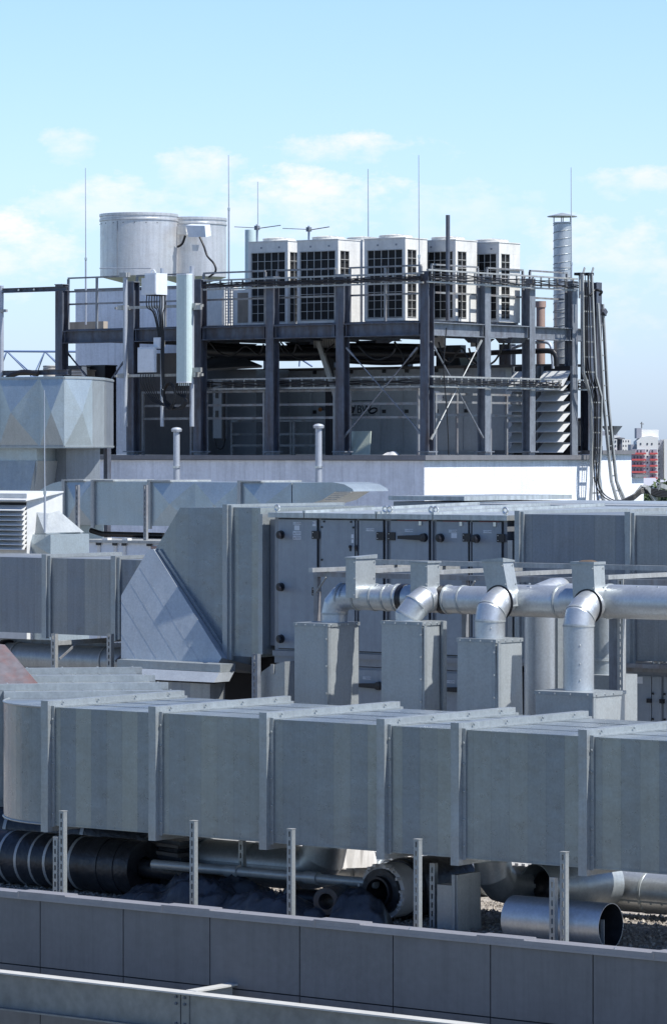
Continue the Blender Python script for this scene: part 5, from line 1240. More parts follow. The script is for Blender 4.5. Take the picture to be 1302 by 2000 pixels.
# pole, terracotta flue, radome
b = B(); a = T(874,640,80.6); b.tube([Vector((a.x,a.y,ZD)), T(874,420,80.6)], .045, 12); tag(b.build('steel_pole', M['steel'], org=(a.x,a.y,ZD)), 'thick dark grey pole rising in front of the fourth cooling unit', 'pole')
v_ = 71.0; x = ux(1055, v_); t_ = thing('clay_flue', 'terracotta red flue pipe behind the right platform columns', 'flue', (x, v_, roof_z))
b = B(); b.tube([(x,v_,roof_z),(x,v_,zv(1055,590,v_))], .10, 20); b.build('pipe', M['terracotta'], t_)
b = B(); z = zv(1055,590,v_); b.tube([(x,v_,z-.12),(x,v_,z+.02)], .12, 20); b.build('collar', M['terracotta'], t_)
v_ = 70.2; x = ux(489, v_); t_ = thing('radome', 'pale green cylindrical radome behind the leftmost cooling unit', 'antenna', (x, v_, ZD))
b = B(); b.tube([(x,v_,ZD+.5),(x,v_,zv(489,449,v_))], .13, 24); b.build('shell', M['antenna'], t_); b = B(); b.tube([(x,v_,ZD),(x,v_,ZD+.499)], .05, 12); b.build('mast', M['pole'], t_)
# lightning rods
rod('lightning rod left of the large steel tank', 168, 328, 634, 65.5, .012, fat=.42)
rod('lightning rod right of the smaller steel tank', 447, 303, 632, 66.2, .012, fat=.68)
rod('lightning rod standing with the cross shaped aerial by the leftmost cooling unit', 504, 355, 632, 69.6, .012, fat=.5)
rod('lightning rod behind the middle cooling unit', 719, 330, 632, 69.9, .013, fat=.55)
rod('lightning rod in front of the gap between the middle and fourth cooling units', 818, 303, 632, 65.0, .012, fat=.4)
rod('lightning rod beside the flue chimney', 1115, 327, 640, 69.8, .012, fat=.4)
def aerial(lab, px, py, v, l, r, slope):
    t_ = thing('dipole_aerial', lab, 'aerial', V(px, py+20, v), 'thin aerials behind the cooling units'); r_ = .012
    b = B(); b.tube([V(px,632,v), V(px,py-6,v)], .025, 8); b.build('mast', M['pole'], t_)
    b = B(); b.tube([V(l,py-1,v), V(px-2,py+1,v)], r_*.8, 6); b.tube([V(px+3,py+2,v), V(r,py-4,v)], r_, 6); b.build('element', M['rail'], t_)
    b = B(); c = V(px,py+1,v); b.box(c.x-.045,c.x+.045,c.y-.05,c.y+.05,c.z-.05,c.z+.05); b.build('junction_box', M['steel_lt'], t_)
aerial('thin cross aerial behind the leftmost cooling unit', 502, 444, 69.4, 458, 548, 0)
aerial('thin cross aerial between the first and second cooling units', 603, 447, 69.4, 552, 643, 0)

# --------------------------------------------------------------- antenna group at the left
NV = TV-.62
am = thing('mounting_frame', 'galvanised pole frame for the antennas in front of the left platform bays', 'frame', (ux(310,NV), NV, roof_z))
def pole(px, y0, y1, v, r=.04, m='pole', nm='pole'):
    x = ux(px, v); b = B(); b.tube([(x,v,zv(px,y1,v)),(x,v,zv(px,y0,v))], r, 14); b.build(nm, M[m], am)
pole(245, 531, 833, NV, .05); pole(317, 524, 833, NV, .042); pole(375, 520, 833, NV, .05)
for py in (599, 733):
    b = B(); z = zv(317, py, NV+.1); b.bar(Vector((ux(238,NV+.1),NV+.1,z)), Vector((ux(396,NV+.1),NV+.1,z)), .06, .06); b.build('cross_rail', M['galv_bar'], am)
    for px in (245, 385): b = B(); x = ux(px, NV+.1); b.box(x-.09, x+.09, NV-.06, NV+.12, z-.05, z+.05); b.build('clamp', M['galv_bar'], am)
    for px in (254, 385): b = B(); x = ux(px, TV); b.bar((x, NV+.13, z), (x, TV-.002, z), .05, .05); b.build('stand_off', M['galv_bar'], am)
b = B(); z = zv(244,536,NV); x = ux(244,NV); b.box(x-.10,x+.10,NV-.07,NV+.07,z-.06,z+.04); b.build('top_clamp', M['galv_bar'], am)
b = B(); b.tube([V(195,524,NV), V(295,524,NV)], .012, 6); b.build('wire_stay', M['pole'], am)
# panel antenna
PVv = NV-.22; pa_ = thing('panel_antenna', 'tall pale green panel antenna with rounded face', 'antenna', (ux(358,PVv), PVv, zv(358,746,PVv)))
z0, z1 = zv(358,745,PVv), zv(358,537,PVv); x0, x1 = ux(342,PVv), ux(366,PVv); d_ = .17
pr = [(x0,.05),(x0+.03,.012),(x0+.08,0),(x1-.08,0),(x1-.03,.012),(x1,.05),(x1,d_),(x0,d_)]
b = B(); b.prism([Vector((x,PVv+y,z0)) for x, y in pr], UP*(z1-z0)); b.build('radome', M['antenna'], pa_)
b = B(); b.prism([Vector((x*1.0,PVv+y-.004 if y < .1 else PVv+y+.004,z1+.001)) for x, y in pr], UP*.03); b.build('end_cap', M['offwhite'], pa_)
b = B(); b.prism([Vector((x,PVv+y,z0-.03)) for x, y in pr], UP*.029); b.build('end_cap', M['offwhite'], pa_)
for i in range(6): b = B(); x = x0+.04+(x1-x0-.08)*i/5; b.tube([(x,PVv+.09,z0-.09),(x,PVv+.09,z0-.031)], .016, 8); b.build('connector', M['bolt'], pa_)
for z in (z0+.25, z1-.7): b = B(); b.box(x1-.02, x1+.22, PVv+.175, PVv+.24, z-.05, z+.05); b.build('bracket', M['galv_bar'], pa_)
# radio units
def radio(lab, l, c, r, v, pt, pb, handle=False, step=False):
    x0, x1 = ux(l,v), ux(c,v); y1 = vy(r,x1); z1, z0 = zv(c,pt,v), zv(c,pb,v)
    t_ = thing('radio_unit', lab, 'radio unit', (x0,v,z0), 'white radio units on the antenna frame')
    b = B(); b.box(x0, x1, v, y1, z0, z1); b.build('housing', M['offwhite'], t_)
    b = B(); b.box(x0+.012, x1-.012, v-.014, v-.001, z0+.03, z1-.03); b.build('cover', M['offwhite'], t_)
    if step: b = B(); b.box(x0-.12, x0-.002, v+.03, y1-.05, z0, z1-.1); b.build('heat_sink', M['offwhite'], t_)
    if handle: b = B(); q = Vector(((x0+x1)/2, v+.1, z1)); b.tube(arc(q, EX*.055, UP*.07, 0, math.pi, 8), .014, 8); b.build('handle', M['offwhite'], t_)
    b = B(); b.box(x0+.02, x1-.02, v+.02, y1-.02, z0-.02, z0-.001); b.build('connector_plate', M['dark'], t_)
    b = B(); b.box((x0+x1)/2-.03, (x0+x1)/2+.03, y1+.001, y1+.12, z0+.05, z1-.05); b.build('bracket', M['galv_bar'], t_)
    return x0, x1, v, y1, z0
ra = radio('larger white radio unit with carry loop beside the panel antenna', 283, 305, 327, NV-.45, 533, 575, True, True)
rb_ = radio('flat white radio unit with slanted light stripes below the beam', 269, 302, 306, NV-.30, 678, 727)
rc = radio('small white radio box clamped to the middle antenna pole', 300, 313, 320, NV-.18, 659, 681)
cb = thing('antenna_cables', 'bundle of black antenna cables looping between the radio boxes and the panel antenna', 'cables', V(310,700,NV-.2))
r_ = random.Random(12); vC = NV-.16
for i in range(8):
    px = 287 + i*5; a = V(px, 577, NV-.28); pts = [a, a-UP*.25, V(300+i*2.6, 612+r_.uniform(-6,6), vC), V(309+i*1.6, 655, vC+.02), V(312+i*1.2, 700, vC), V(314+i, 760, vC)]
    if i < 3: pts = pts[:4] + [V(303+i*3, 660, vC)]
    b = B(); b.tube(smooth(pts, 4), .011, 6); b.build('cable', M['cable'], cb)
for i in range(6):
    a = V(345+i*4, 750, PVv+.09); q = V(338-i*2+r_.uniform(-4,4), 794+r_.uniform(-5,4), vC)
    b = B(); b.tube(smooth([a, a-UP*.2, V(366-i, 782, vC), V(356-i*2, 798, vC-.02), q, V(318+i, 775, vC), V(316, 760, vC)], 5), .013, 6); b.build('cable', M['cable'], cb)
for i in range(6):
    a = V(275+i*5, 731, NV-.22); b = B(); b.tube(smooth([a, a-UP*.18, V(284+i*5, 765+i*2, vC), V(300+i*3, 785, vC), V(322+i, 793, vC-.03), V(345, 797+i*.6, vC)], 5), .010, 6); b.build('cable', M['cable'], cb)
for i in range(3):
    c = V(331, 773, vC-.05-.02*i); R = .16+.02*i; b = B(); b.tube(arc(c, EX*R*.9, UP*(R*1.45), 0, 2*math.pi, 24), .014, 6, caps=False); b.build('loop', M['cable'], cb)
# --------------------------------------------------------------- left end frame
LVv = 62.5
t_ = thing('tube_frame', 'galvanised post and dark cross beams at the left edge above the plenum', 'frame', (ux(3,LVv), LVv, 5))
b = B(); b.tube([V(3,760,LVv), V(3,558,LVv)], .055, 14); b.build('post', M['pole'], t_)
for py, e, h in ((566, 131, .10), (728, 133, .11)):
    b = B(); z = zv(60,py,LVv); b.ibeam(Vector((ux(7,LVv),LVv,z)), Vector((ux(e,LVv),LVv+.0,z)), h, .1, .012, .01); b.build('cross_beam', M['steel'], t_)
b = B(); z = zv(3,607,LVv); x = ux(3,LVv); b.box(x-.1, x+.13, LVv-.07, LVv+.07, z-.03, z+.03); b.build('clamp', M['galv_bar'], t_)
b = B(); b.tube(smooth([V(-10,770,LVv-.3), V(6,750,LVv-.3), V(20,735,LVv-.3), V(45,727,LVv-.2), V(75,730,LVv-.1)]), .06, 8); b.build('cable', M['cable'], t_)
for px in (40, 70): b = B(); z = zv(60,566,LVv); b.ball((ux(px,LVv), LVv-.052, z), .03, 6); b.build('bolt', M['bolt'], t_)
# odds and ends over the plenum
v_ = 66.0
def small(name, lab, cat, l, r, pt, v, m, d=.4, base=None):
    b = B(); x0, x1 = ux(l,v), ux(r,v); z0 = base if base is not None else roof_z; z1 = zv((l+r)/2, pt, v)
    t_ = thing(name, lab, cat, ((x0+x1)/2, v, z0)); b.box(x0, x1, v, v+d, z0, z1-.03); b.build('body', M[m], t_)
    b = B(); b.box(x0-.02, x1+.02, v-.02, v+d+.02, z1-.029, z1); b.build('lid', M[m], t_); return t_
small('plant_tub', 'dark green plant tub above the diamond plenum at the left column', 'tub', 134, 160, 714, 65.9, 'tarp')
small('equipment_box', 'black equipment box standing before the rough rendered hut', 'box', 171, 205, 713, 66.2, 'black')
t_ = small('crate', 'pale slatted crate between the tub and the black box', 'crate', 143, 163, 722, 65.4, 'wood')
for i in range(3): b = B(); z = zv(150, 726+i*5, 65.4); b.box(ux(142,65.4), ux(164,65.4), 65.37, 65.398, z-.02, z+.02); b.build('slat', M['membrane'], t_)
b = B(); b.prism([V(160,716,65.2), V(169,716,65.2), V(171,740,65.2), V(160,740,65.2)], EY*.01); tag(b.build('metal_plate', M['white'], org=V(165,740,65.2)), 'small white perforated plate by the slatted crate', 'plate')
x, v_ = ux(97,65), 65; t_ = thing('ribbed_drum', 'ribbed grey drum behind the left end beam', 'drum', (x,v_,roof_z))
b = B(); b.tube([(x,v_,roof_z),(x,v_,zv(97,714,v_))], .14, 20); b.build('body', M['membrane'], t_)
for py in (716, 721, 726): b = B(); z = zv(97,py,v_); b.tube([(x,v_,z-.012),(x,v_,z+.012)], .15, 20); b.build('rib', M['rail'], t_)
b = B(); b.box(ux(134,66.5), ux(188,66.5), 66.4, 66.55, ZD, zv(160,629,66.5)); b.box(ux(188,66.5)+.002, ux(208,66.5), 66.4, 66.55, ZD, zv(160,629,66.5)); tag(b.build('kerb_board', M['wood'], org=(ux(170,66.5),66.5,ZD)), 'short wooden board lying on the platform left of the hut', 'board')

# --------------------------------------------------------------- under the platform
HV = 70.1
hu = thing('logo_unit', 'large shaded grey ventilation unit under the platform with a dark printed logo', 'air handler', (ux(700,HV), HV, roof_z))
ht = zv(700, 719, HV); x0, x1 = ux(402,HV), ux(985,HV)
b = B(); b.box(x0, x1, HV+.02, HV+2.2, roof_z, ht-.04); b.build('casing', M['ahu_pale'], hu)
b = B(); b.box(x0-.05, ux(1104,HV), HV-.06, HV+.6, ht-.039, ht+.02); b.build('roof', M['felt'], hu)
for l, r in ((404, 488), (494, 606), (613, 680), (684, 742), (748, 786), (792, 845), (850, 903), (908, 983)):
    b = B(); b.box(ux(l,HV), ux(r,HV), HV-.005, HV+.018, roof_z+.1, ht-.15); d = b.build('panel', M['ahu_pale'], hu)
    for py in (722, 800):
        b = B(); x = ux(l,HV); z = zv(700,py+4,HV); b.box(x-.02, x+.08, HV-.02, HV-.006, z-.04, z+.04); b.build('hinge', M['black'], d)
sx = ux(709,HV); sz = zv(709,797,HV)
b = B(); b.box(ux(682,HV), ux(738,HV), HV-.009, HV-.0055, zv(700,816,HV), zv(700,780,HV)); sg = b.build('logo_sign', M['ahu_pale'], hu)
for c_, p_ in (('V', 690), ('B', 702), ('W', 716)): text('lettering', c_, M['ink'], (ux(p_,HV), HV-.012, zv(700,800,HV)), .27, sg)
text('lettering', 'VBW Engineering Sp. z o.o.', M['ink'], (ux(708,HV), HV-.012, zv(700,812,HV)), .062, sg)
b = B(); c = Vector((ux(729,HV), HV-.014, zv(729,802,HV))); b.tube(arc(c, EX*.11+UP*.02, UP*.055, 0, 2*math.pi, 24), .02, 6, caps=False); b.build('logo_swirl', M['ink'], sg)
b = B(); b.bar((ux(685,HV),HV-.012,zv(700,809,HV)), (ux(733,HV),HV-.012,zv(700,809,HV)), .004, .012); b.bar((ux(686,HV),HV-.012,zv(700,783,HV)), (ux(727,HV),HV-.012,zv(700,783,HV)), .004, .02); b.build('logo_line', M['ink'], sg)
# louvre banks
for l, r, lab in ((985, 1036, 'narrow bank of sunlit slanted louvres under the platform'), (1042, 1103, 'wide bank of sunlit slanted louvres under the platform at the right')):
    v_ = HV-1.1; x0, x1 = ux(l,v_), ux(r,v_); t_ = thing('louvre_bank', lab, 'louvre', ((x0+x1)/2, v_, roof_z), 'louvre banks under the platform')
    b = B(); b.box(x0+.05, x1-.05, v_+.3, v_+.48, roof_z, ht-.05); b.build('back_panel', M['dark'], t_)
    for x in (x0, x1-.05): b = B(); b.box(x, x+.05, v_+.26, v_+.48, roof_z, ht-.045); b.build('side_frame', M['steel_lt'], t_)
    zt3, zb3 = zv(1060,724,v_), zv(1060,884,v_); n = 8; p = (zt3-zb3)/n
    for i in range(n):
        z = zt3 - p*i; h = .34 if i == 0 else .215
        b = B(); b.hexa([(x0+.052,v_-.02,z-h-.012),(x1-.052,v_-.02,z-h-.012),(x1-.052,v_+.295,z-.012),(x0+.052,v_+.295,z-.012),(x0+.052,v_-.02,z-h),(x1-.052,v_-.02,z-h),(x1-.052,v_+.295,z),(x0+.052,v_+.295,z)]); b.build('blade', M['louvre'], t_)
# clutter
def hose(lab, pts, r, m='cable', name='hose'):
    b = B(); b.tube(smooth(pts, 5), r, 10); o = b.build(name, M[m], org=pts[0]); tag(o, lab, 'hose', 'hoses and pipes slung under the platform')
hv = 66.6
hose('fat black lagged pipe slung under the front of the platform', [V(400,684,hv), V(470,690,hv), V(560,691,hv), V(660,690,hv), V(760,692,hv), V(830,694,hv)], .125)
hose('second black lagged pipe just above the fat one under the platform', [V(400,674,hv+.5), V(480,680,hv+.5), V(580,680,hv+.5), V(690,676,hv+.5), V(830,678,hv+.5)], .075)
hose('third black lagged pipe sagging below the fat one at the middle bay', [V(650,700,68.2), V(700,704,68.2), V(760,706,68.2), V(830,702,68.2)], .09)
hose('thin black conduit running level below the lagged pipes', [V(400,699,68.8), V(540,703,68.8), V(680,701,68.8), V(830,703,68.8)], .03)
hose('looping cable below the leftmost cooling unit bay', [V(410,668,66), V(430,690,66), V(455,694,66), V(480,676,66), V(505,692,66), V(515,672,66)], .022)
hose('looping cable below the second cooling unit bay', [V(548,668,66.2), V(575,697,66.2), V(600,700,66.2), V(630,690,66.2), V(652,672,66.2)], .018)
hose('kinked black hose by the right front corner', [V(770,668,66.1), V(785,690,66.1), V(790,706,66.1), V(806,700,66.1), V(818,672,66.1)], .025)
hose('black pipe under the right side of the platform', [V(845,690,hv+1.8), V(900,694,hv+1.8), V(960,689,hv+1.8), V(1040,686,hv+1.8), V(1080,688,hv+1.8), V(1086,715,hv+1.8)], .06)
hose('pale bent pipe under the right corner of the platform', [V(1000,680,68.6), V(1030,671,68.6), V(1060,668,68.6), V(1074,674,68.6), V(1078,700,68.6), V(1079,720,68.6)], .035, 'pole')
hose('drooping grey hose behind the middle front bay', [V(700,676,66), V(722,697,66), V(742,702,66), V(764,692,66), V(772,680,66)], .022, 'tarp')
hose('drooping black hose by the right crossed braces', [V(856,668,66.2), V(866,700,66.2), V(880,706,66.2), V(900,680,66.2), V(915,702,66.2), V(928,712,66.2)], .02)
hose('black hose curving below the right beam', [V(915,680,66.6), V(922,700,66.6), V(940,715,66.6), V(962,708,66.6), V(975,690,66.6), V(985,665,66.6)], .022)
hose('tangled dark hose under the leftmost bay with cooling units', [V(545,670,65.6), V(556,688,65.6), V(572,690,65.6), V(580,672,65.6), V(590,684,65.6)], .02)
b = B(); b.tube(smooth([U(871,640,uT+.25), U(866,720,uT+.25), U(872,800,uT+.25), U(876,900,uT+.25), U(874,966,uT+.25)]), .012, 6)
tag(b.build('hanging_cable', M['cable'], org=U(871,640,uT+.25)), 'single black cable hanging down over the sunlit white wall', 'cable')
for l, r, t0, lab in ((415, 470, 676, 'dark drip tray under the platform behind the first right hand bay'), (555, 606, 676, 'dark drip tray under the second cooling unit'), (690, 735, 674, 'dark drip tray under the middle cooling unit'), (905, 935, 676, 'dark drip tray under the fourth cooling unit'), (965, 1000, 678, 'dark drip tray under the rightmost cooling unit')):
    v_ = 67.2; x0, x1 = ux(l,v_), ux(r,v_); z0 = zv(600,t0,v_); z1 = bb_+.02; t_ = thing('drip_tray', lab, 'drip tray', ((x0+x1)/2,v_,z0), 'drip trays under the platform')
    b = B(); b.hexa([(x0+.08,v_+.05,z0),(x1-.08,v_+.05,z0),(x1-.08,v_+.5,z0),(x0+.08,v_+.5,z0),(x0,v_,z1),(x1,v_,z1),(x1,v_+.6,z1),(x0,v_+.6,z1)]); b.build('tray', M['steel'], t_)
    b = B(); b.tube([((x0+x1)/2,v_+.2,z0-.12),((x0+x1)/2,v_+.2,z0-.001)], .03, 8); b.build('drain', M['black'], t_)
for l, r, v_, lab in ((612, 656, 66.8, 'pale ribbed sheet hanging under the platform left of the middle column'), (846, 868, 66.4, 'pale ribbed sheet under the right front corner'), (918, 934, 67.4, 'short pale ribbed sheet beside the crossed braces')):
    x0, x1 = ux(l,v_), ux(r,v_); z0, z1 = zv(640,683,v_), zv(640,661,v_); b = B(); n = 10
    for i in range(n): x = x0+(x1-x0)*i/n; b.box(x, x+(x1-x0)/n*.62, v_, v_+.03, z0, z1)
    b.box(x0, x1, v_+.031, v_+.04, z0, z1)
    tag(b.build('ribbed_sheet', M['membrane'], org=((x0+x1)/2,v_,z0)), lab, 'sheet', 'ribbed sheets under the platform')
# low felt roof at left
b = B(); v_ = 67.0; q = [V(400,700,v_), V(470,690,v_+1), V(510,712,v_+.6), V(500,720,v_), V(400,722,v_-.2)]
b.prism([V(402,697,69.0), V(450,688,69.4), V(512,714,67.6), V(405,720,67.2)], -UP*.05); tag(b.build('felt_roof', M['felt'], org=V(450,715,68)), 'small sloping grey felt roof in the shade under the left of the platform', 'roof')
b = B(); b.box(ux(404,68.3), ux(500,68.3), 68.3, 69.5, roof_z, zv(450,722,68.3)); tag(b.build('low_cabin', M['ahuframe'], org=(ux(450,68.3),68.3,roof_z)), 'low grey cabin wall under the small felt roof', 'cabin')
# brown shaded doors behind antennas
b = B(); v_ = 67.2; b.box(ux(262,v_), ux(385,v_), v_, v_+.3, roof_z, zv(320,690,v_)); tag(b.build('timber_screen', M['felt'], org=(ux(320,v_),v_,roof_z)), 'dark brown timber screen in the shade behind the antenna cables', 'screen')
# dark riser cabinet and post
v_ = 66.8; x = ux(423,v_); t_ = thing('cable_riser', 'grey cable riser cabinet with dark slots under the left of the platform', 'cabinet', (x,v_,roof_z))
b = B(); b.box(ux(416,v_), ux(433,v_), v_, v_+.2, zv(423,856,v_), zv(423,742,v_)); b.build('casing', M['ahuframe'], t_)
for py in (770, 810): b = B(); b.box(ux(421,v_), ux(427,v_), v_-.006, v_-.001, zv(423,py+8,v_), zv(423,py-8,v_)); b.build('slot', M['black'], t_)
b = B(); b.tube([V(437,860,v_), V(437,765,v_)], .04, 8); b.build('conduit', M['black'], t_)
b = B(); b.tube(smooth([V(419,856,v_), V(424,874,v_), V(434,876,v_), V(440,858,v_)]), .015, 6); b.build('cable', M['cable'], t_)
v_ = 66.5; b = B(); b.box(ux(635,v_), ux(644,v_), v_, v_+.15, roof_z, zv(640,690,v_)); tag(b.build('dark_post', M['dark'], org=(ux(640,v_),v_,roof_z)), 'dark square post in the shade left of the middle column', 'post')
b = B(); b.bar(V(622,668,66.2), V(656,775,66.2), .06, .12); 
tag(b.build('loading_ramp', M['galv_bar'], org=V(656,775,66.2)), 'pale slanted channel leaning under the middle of the platform', 'channel')
# leaning sheet, rubble, lamps
v_ = 64.75; b = B(); b.prism([V(683,888,v_), V(721,888,v_), V(724,842,v_+.15), V(684,842,v_+.15)], EY*.02); tag(b.build('leaning_sheet', M['pale'], org=V(702,888,v_)), 'pale green sheet leaning on the plinth under the logo', 'sheet')
b = B(); p = V(764,886,64.2); crumple(b, p.x, p.y, .16, .1, .09, 91, .2, 5, 4, z0=roof_z+.002); tag(b.build('rubble', M['membrane'], org=p), 'small pale lump of rubble on the grey coping', 'rubble')
v_ = 66.0; p = V(851,776,v_); t_ = thing('flood_light', 'round white lamp hung beside the right front column', 'lamp', p)
b = B(); b.lathe(p, [(.06,.0),(.13,.04),(.14,.07),(.001,.09)], 20, axis=Vector((.6,-.8,0))); b.build('lens', M['white'], t_); b = B(); b.bar(p+EX*-.0+EY*.05, p+EY*.25, .05, .05); b.build('arm', M['steel'], t_)
p = V(625,800,68.9); t_ = thing('bulkhead_lamp', 'small amber bulkhead lamp on the grey ventilation unit', 'lamp', p)
b = B(); b.ball(p, .05, 12); b.build('lens', M['amber'], t_); b = B(); b.box(p.x-.06,p.x+.06,p.y+.03,HV-.006,p.z-.02,p.z+.07); b.build('base', M['steel'], t_)
v_ = 70.6; b = B(); b.prism([V(893,688,v_), V(940,690,v_), V(943,714,v_), V(900,714,v_)], EY*.04); tag(b.build('sky_light', M['antenna'], org=V(915,714,v_)), 'pale blue sheet above the grey unit roof behind the crossed braces', 'sheet')
# vent pipes before the wall
def vent(lab, px, pt, v, r=.07):
    x = ux(px,v); z1 = zv(px,pt,v); t_ = thing('vent_pipe', lab, 'vent pipe', (x,v,2), 'mushroom topped vent pipes')
    b = B(); b.tube([(x,v,1.5),(x,v,z1-.05)], r, 16); b.build('pipe', M['pole'], t_)
    b = B(); b.lathe((x,v,z1-.08), [(r*1.55,0),(r*1.7,.05),(r*1.2,.085),(.001,.1)], 20); b.build('cap', M['pole'], t_)
    b = B(); z = zv(px, 912, v); b.tube([(x,v,z-.02),(x,v,z+.02)], r+.02, 16); b.build('collar', M['bolt'], t_)
vent('vent pipe before the wall under the panel antenna', 345, 836, 63.2); vent('vent pipe before the wall left of the middle column', 622, 829, 63.2)
v_ = 63.4; x = ux(206,v_); b = B(); b.box(x-.05, x+.03, v_, v_+.06, 2.0, zv(206,876,v_)); tag(b.build('down_post', M['steel'], org=(x,v_,2.0)), 'dark post on the shaded wall below the plenum', 'post')

# --------------------------------------------------------------- cable ladders at the right corner
lu_ = uW + .32
def ladder(lab, ra, rb, py_rungs, ncab, seed, m='galv_bar'):
    t_ = thing('cable_ladder', lab, 'cable ladder', U(ra[-1][0], ra[-1][1], lu_), 'cable ladders at the right corner'); r_ = random.Random(seed)
    A = [U(x,y,lu_) for x,y in ra]; D = [U(x,y,lu_) for x,y in rb]
    for P_ in (A, D):
        for p, q in zip(P_, P_[1:]): b = B(); b.bar(p, q, .045, .06, up=EX); b.build('side_rail', M[m], t_)
    def atz(P_, z):
        for p, q in zip(P_, P_[1:]):
            if min(p.z,q.z) <= z <= max(p.z,q.z): return p.lerp(q, (z-p.z)/(q.z-p.z) if q.z != p.z else 0)
        return None
    z = A[0].z - .15
    while z > A[-1].z+.1:
        p, q = atz(A, z), atz(D, z)
        if p and q: b = B(); b.bar(p-EX*.01, q-EX*.01, .03, .03); b.build('rung', M[m], t_)
        z -= .33
    for i in range(ncab):
        f = (i+.7)/(ncab+.4); pts = [p.lerp(q, f + r_.uniform(-.05,.05)) + EX*.04 for p, q in zip(A, D)]
        b = B(); b.tube(smooth(pts, 4), r_.choice((.009,.011,.014)), 7); b.build('cable', M['cable'], t_)
ladder('nearer cable ladder full of black cables, running down over the sunlit white wall', [(1136,535),(1137,640),(1138,727),(1152,770),(1154,840),(1154,940),(1152,985)], [(1154,535),(1158,640),(1162,735),(1173,775),(1172,860),(1168,940),(1180,985)], 0, 3, 31)
ladder('farther cable ladder leaning outwards at the very edge of the platform', [(1166,592),(1172,690),(1177,780),(1186,870),(1193,940),(1206,985)], [(1176,594),(1181,690),(1186,780),(1195,870),(1203,940),(1222,985)], 0, 1, 32)
b = B()
for i in range(2): 
    b = B(); b.tube(smooth([U(1144+i*3,560,lu_+.1), U(1143+i*4,700,lu_+.08), U(1160+i*3,800,lu_+.08), U(1158+i*4,900,lu_+.08), U(1166+i*6,955,lu_+.1), U(1195+i*6,979-i,lu_+.2), U(1250,980-i,lu_+.3)], 5), .013, 7); tag(b.build('black_cable', M['cable'], org=U(1144+i*3,560,lu_)), 'loose black cable running down the right corner ladders to the roof tray', 'cable', 'loose cables at the right corner')
for i, (l, r, py) in enumerate(((1148,1176,541),(1146,1172,640),(1146,1178,872))):
    pass
b = B(); pts = [U(1151,578,lu_), U(1160,567,lu_), U(1168,567,lu_+.1), U(1174,570,lu_+.1), U(1170,576,lu_)]
b.tube(smooth(pts), .03, 8); tag(b.build('cable_loop', M['cable'], org=pts[0]), 'black cable loop at the top of the right corner ladder', 'cable')
for px, lab in ((1131, 'small bracket lamp on top of the right platform corner'), (1148, 'small bracket lamp beside the top of the cable ladder')):
    p = U(px, 538, lu_-.2); t_ = thing('bracket_lamp', lab, 'lamp', p, 'bracket lamps at the right corner')
    b = B(); b.box(p.x-.08, p.x+.08, p.y-.1, p.y+.1, p.z, p.z+.06); b.build('head', M['black'], t_); b = B(); b.tube([p-UP*.5, p], .025, 8); b.build('stem', M['galv_bar'], t_); b = B(); b.bar(p+UP*.03+EY*.12, p+EY*.2+UP*.18, .02, .05); b.build('visor', M['galv_bar'], t_)
p = U(1183, 612, lu_); b = B(); b.bar(U(1168,609,lu_), U(1182,612,lu_), .05, .12); b.bar(U(1178,606,lu_+.05), U(1182,613,lu_+.05), .06, .12); tag(b.build('clamp_bracket', M['steel'], org=p), 'dark clamp bracket on the outer cable ladder', 'bracket')
# tray on the roof to the right
zz = zu(1230, 984, lu_+.2); t_ = thing('roof_tray', 'zigzag perforated metal tray supports beside the white wall at the right edge', 'cable tray', U(1250,984,lu_+.2))
pts = [U(1222,984,lu_+.2), U(1240,968,lu_+.3), U(1254,950,lu_+.4), U(1262,952,lu_+.5), U(1278,976,lu_+.5), U(1288,948,lu_+.6), U(1330,962,lu_+.6)]
for p, q in zip(pts, pts[1:]): b = B(); b.bar(p, q, .10, .06, up=EX); b.build('bent_rail', M['galv_bar'], t_)
for i in range(5): b = B(); b.tube(smooth([U(1205,978+i,lu_+.3), U(1235,975-i*2,lu_+.35), U(1256,962-i*2,lu_+.45), U(1290,970-i*3,lu_+.6), U(1340,968,lu_+.7)], 4), .022, 7); b.build('cable', M['cable'], t_)
b = B(); b.bar(U(1180,983,lu_+.3), U(1340,987,lu_+.3), .3, .06); b.build('base_rail', M['galv_bar'], t_)
# drum with cap and small cowl behind the right columns
u_ = uT-.5; p = U(1134, 830, u_); t_ = thing('vent_cowl', 'grey vent cowl with pale cap behind the right corner column', 'vent', (p.x,p.y,roof_z))
b = B(); b.tube([(p.x,p.y,roof_z+.2),(p.x,p.y,zu(1134,822,u_))], .11, 20); b.build('stack', M['white'], t_); z = zu(1134,822,u_); b = B(); b.lathe((p.x,p.y,z), [(.14,0),(.15,.05),(.001,.08)], 20); b.build('cap', M['coping'], t_)
b = B(); b.box(p.x-.3,p.x+.3,p.y-.3,p.y+.4,roof_z,roof_z+.2); b.build('plinth', M['black'], t_)
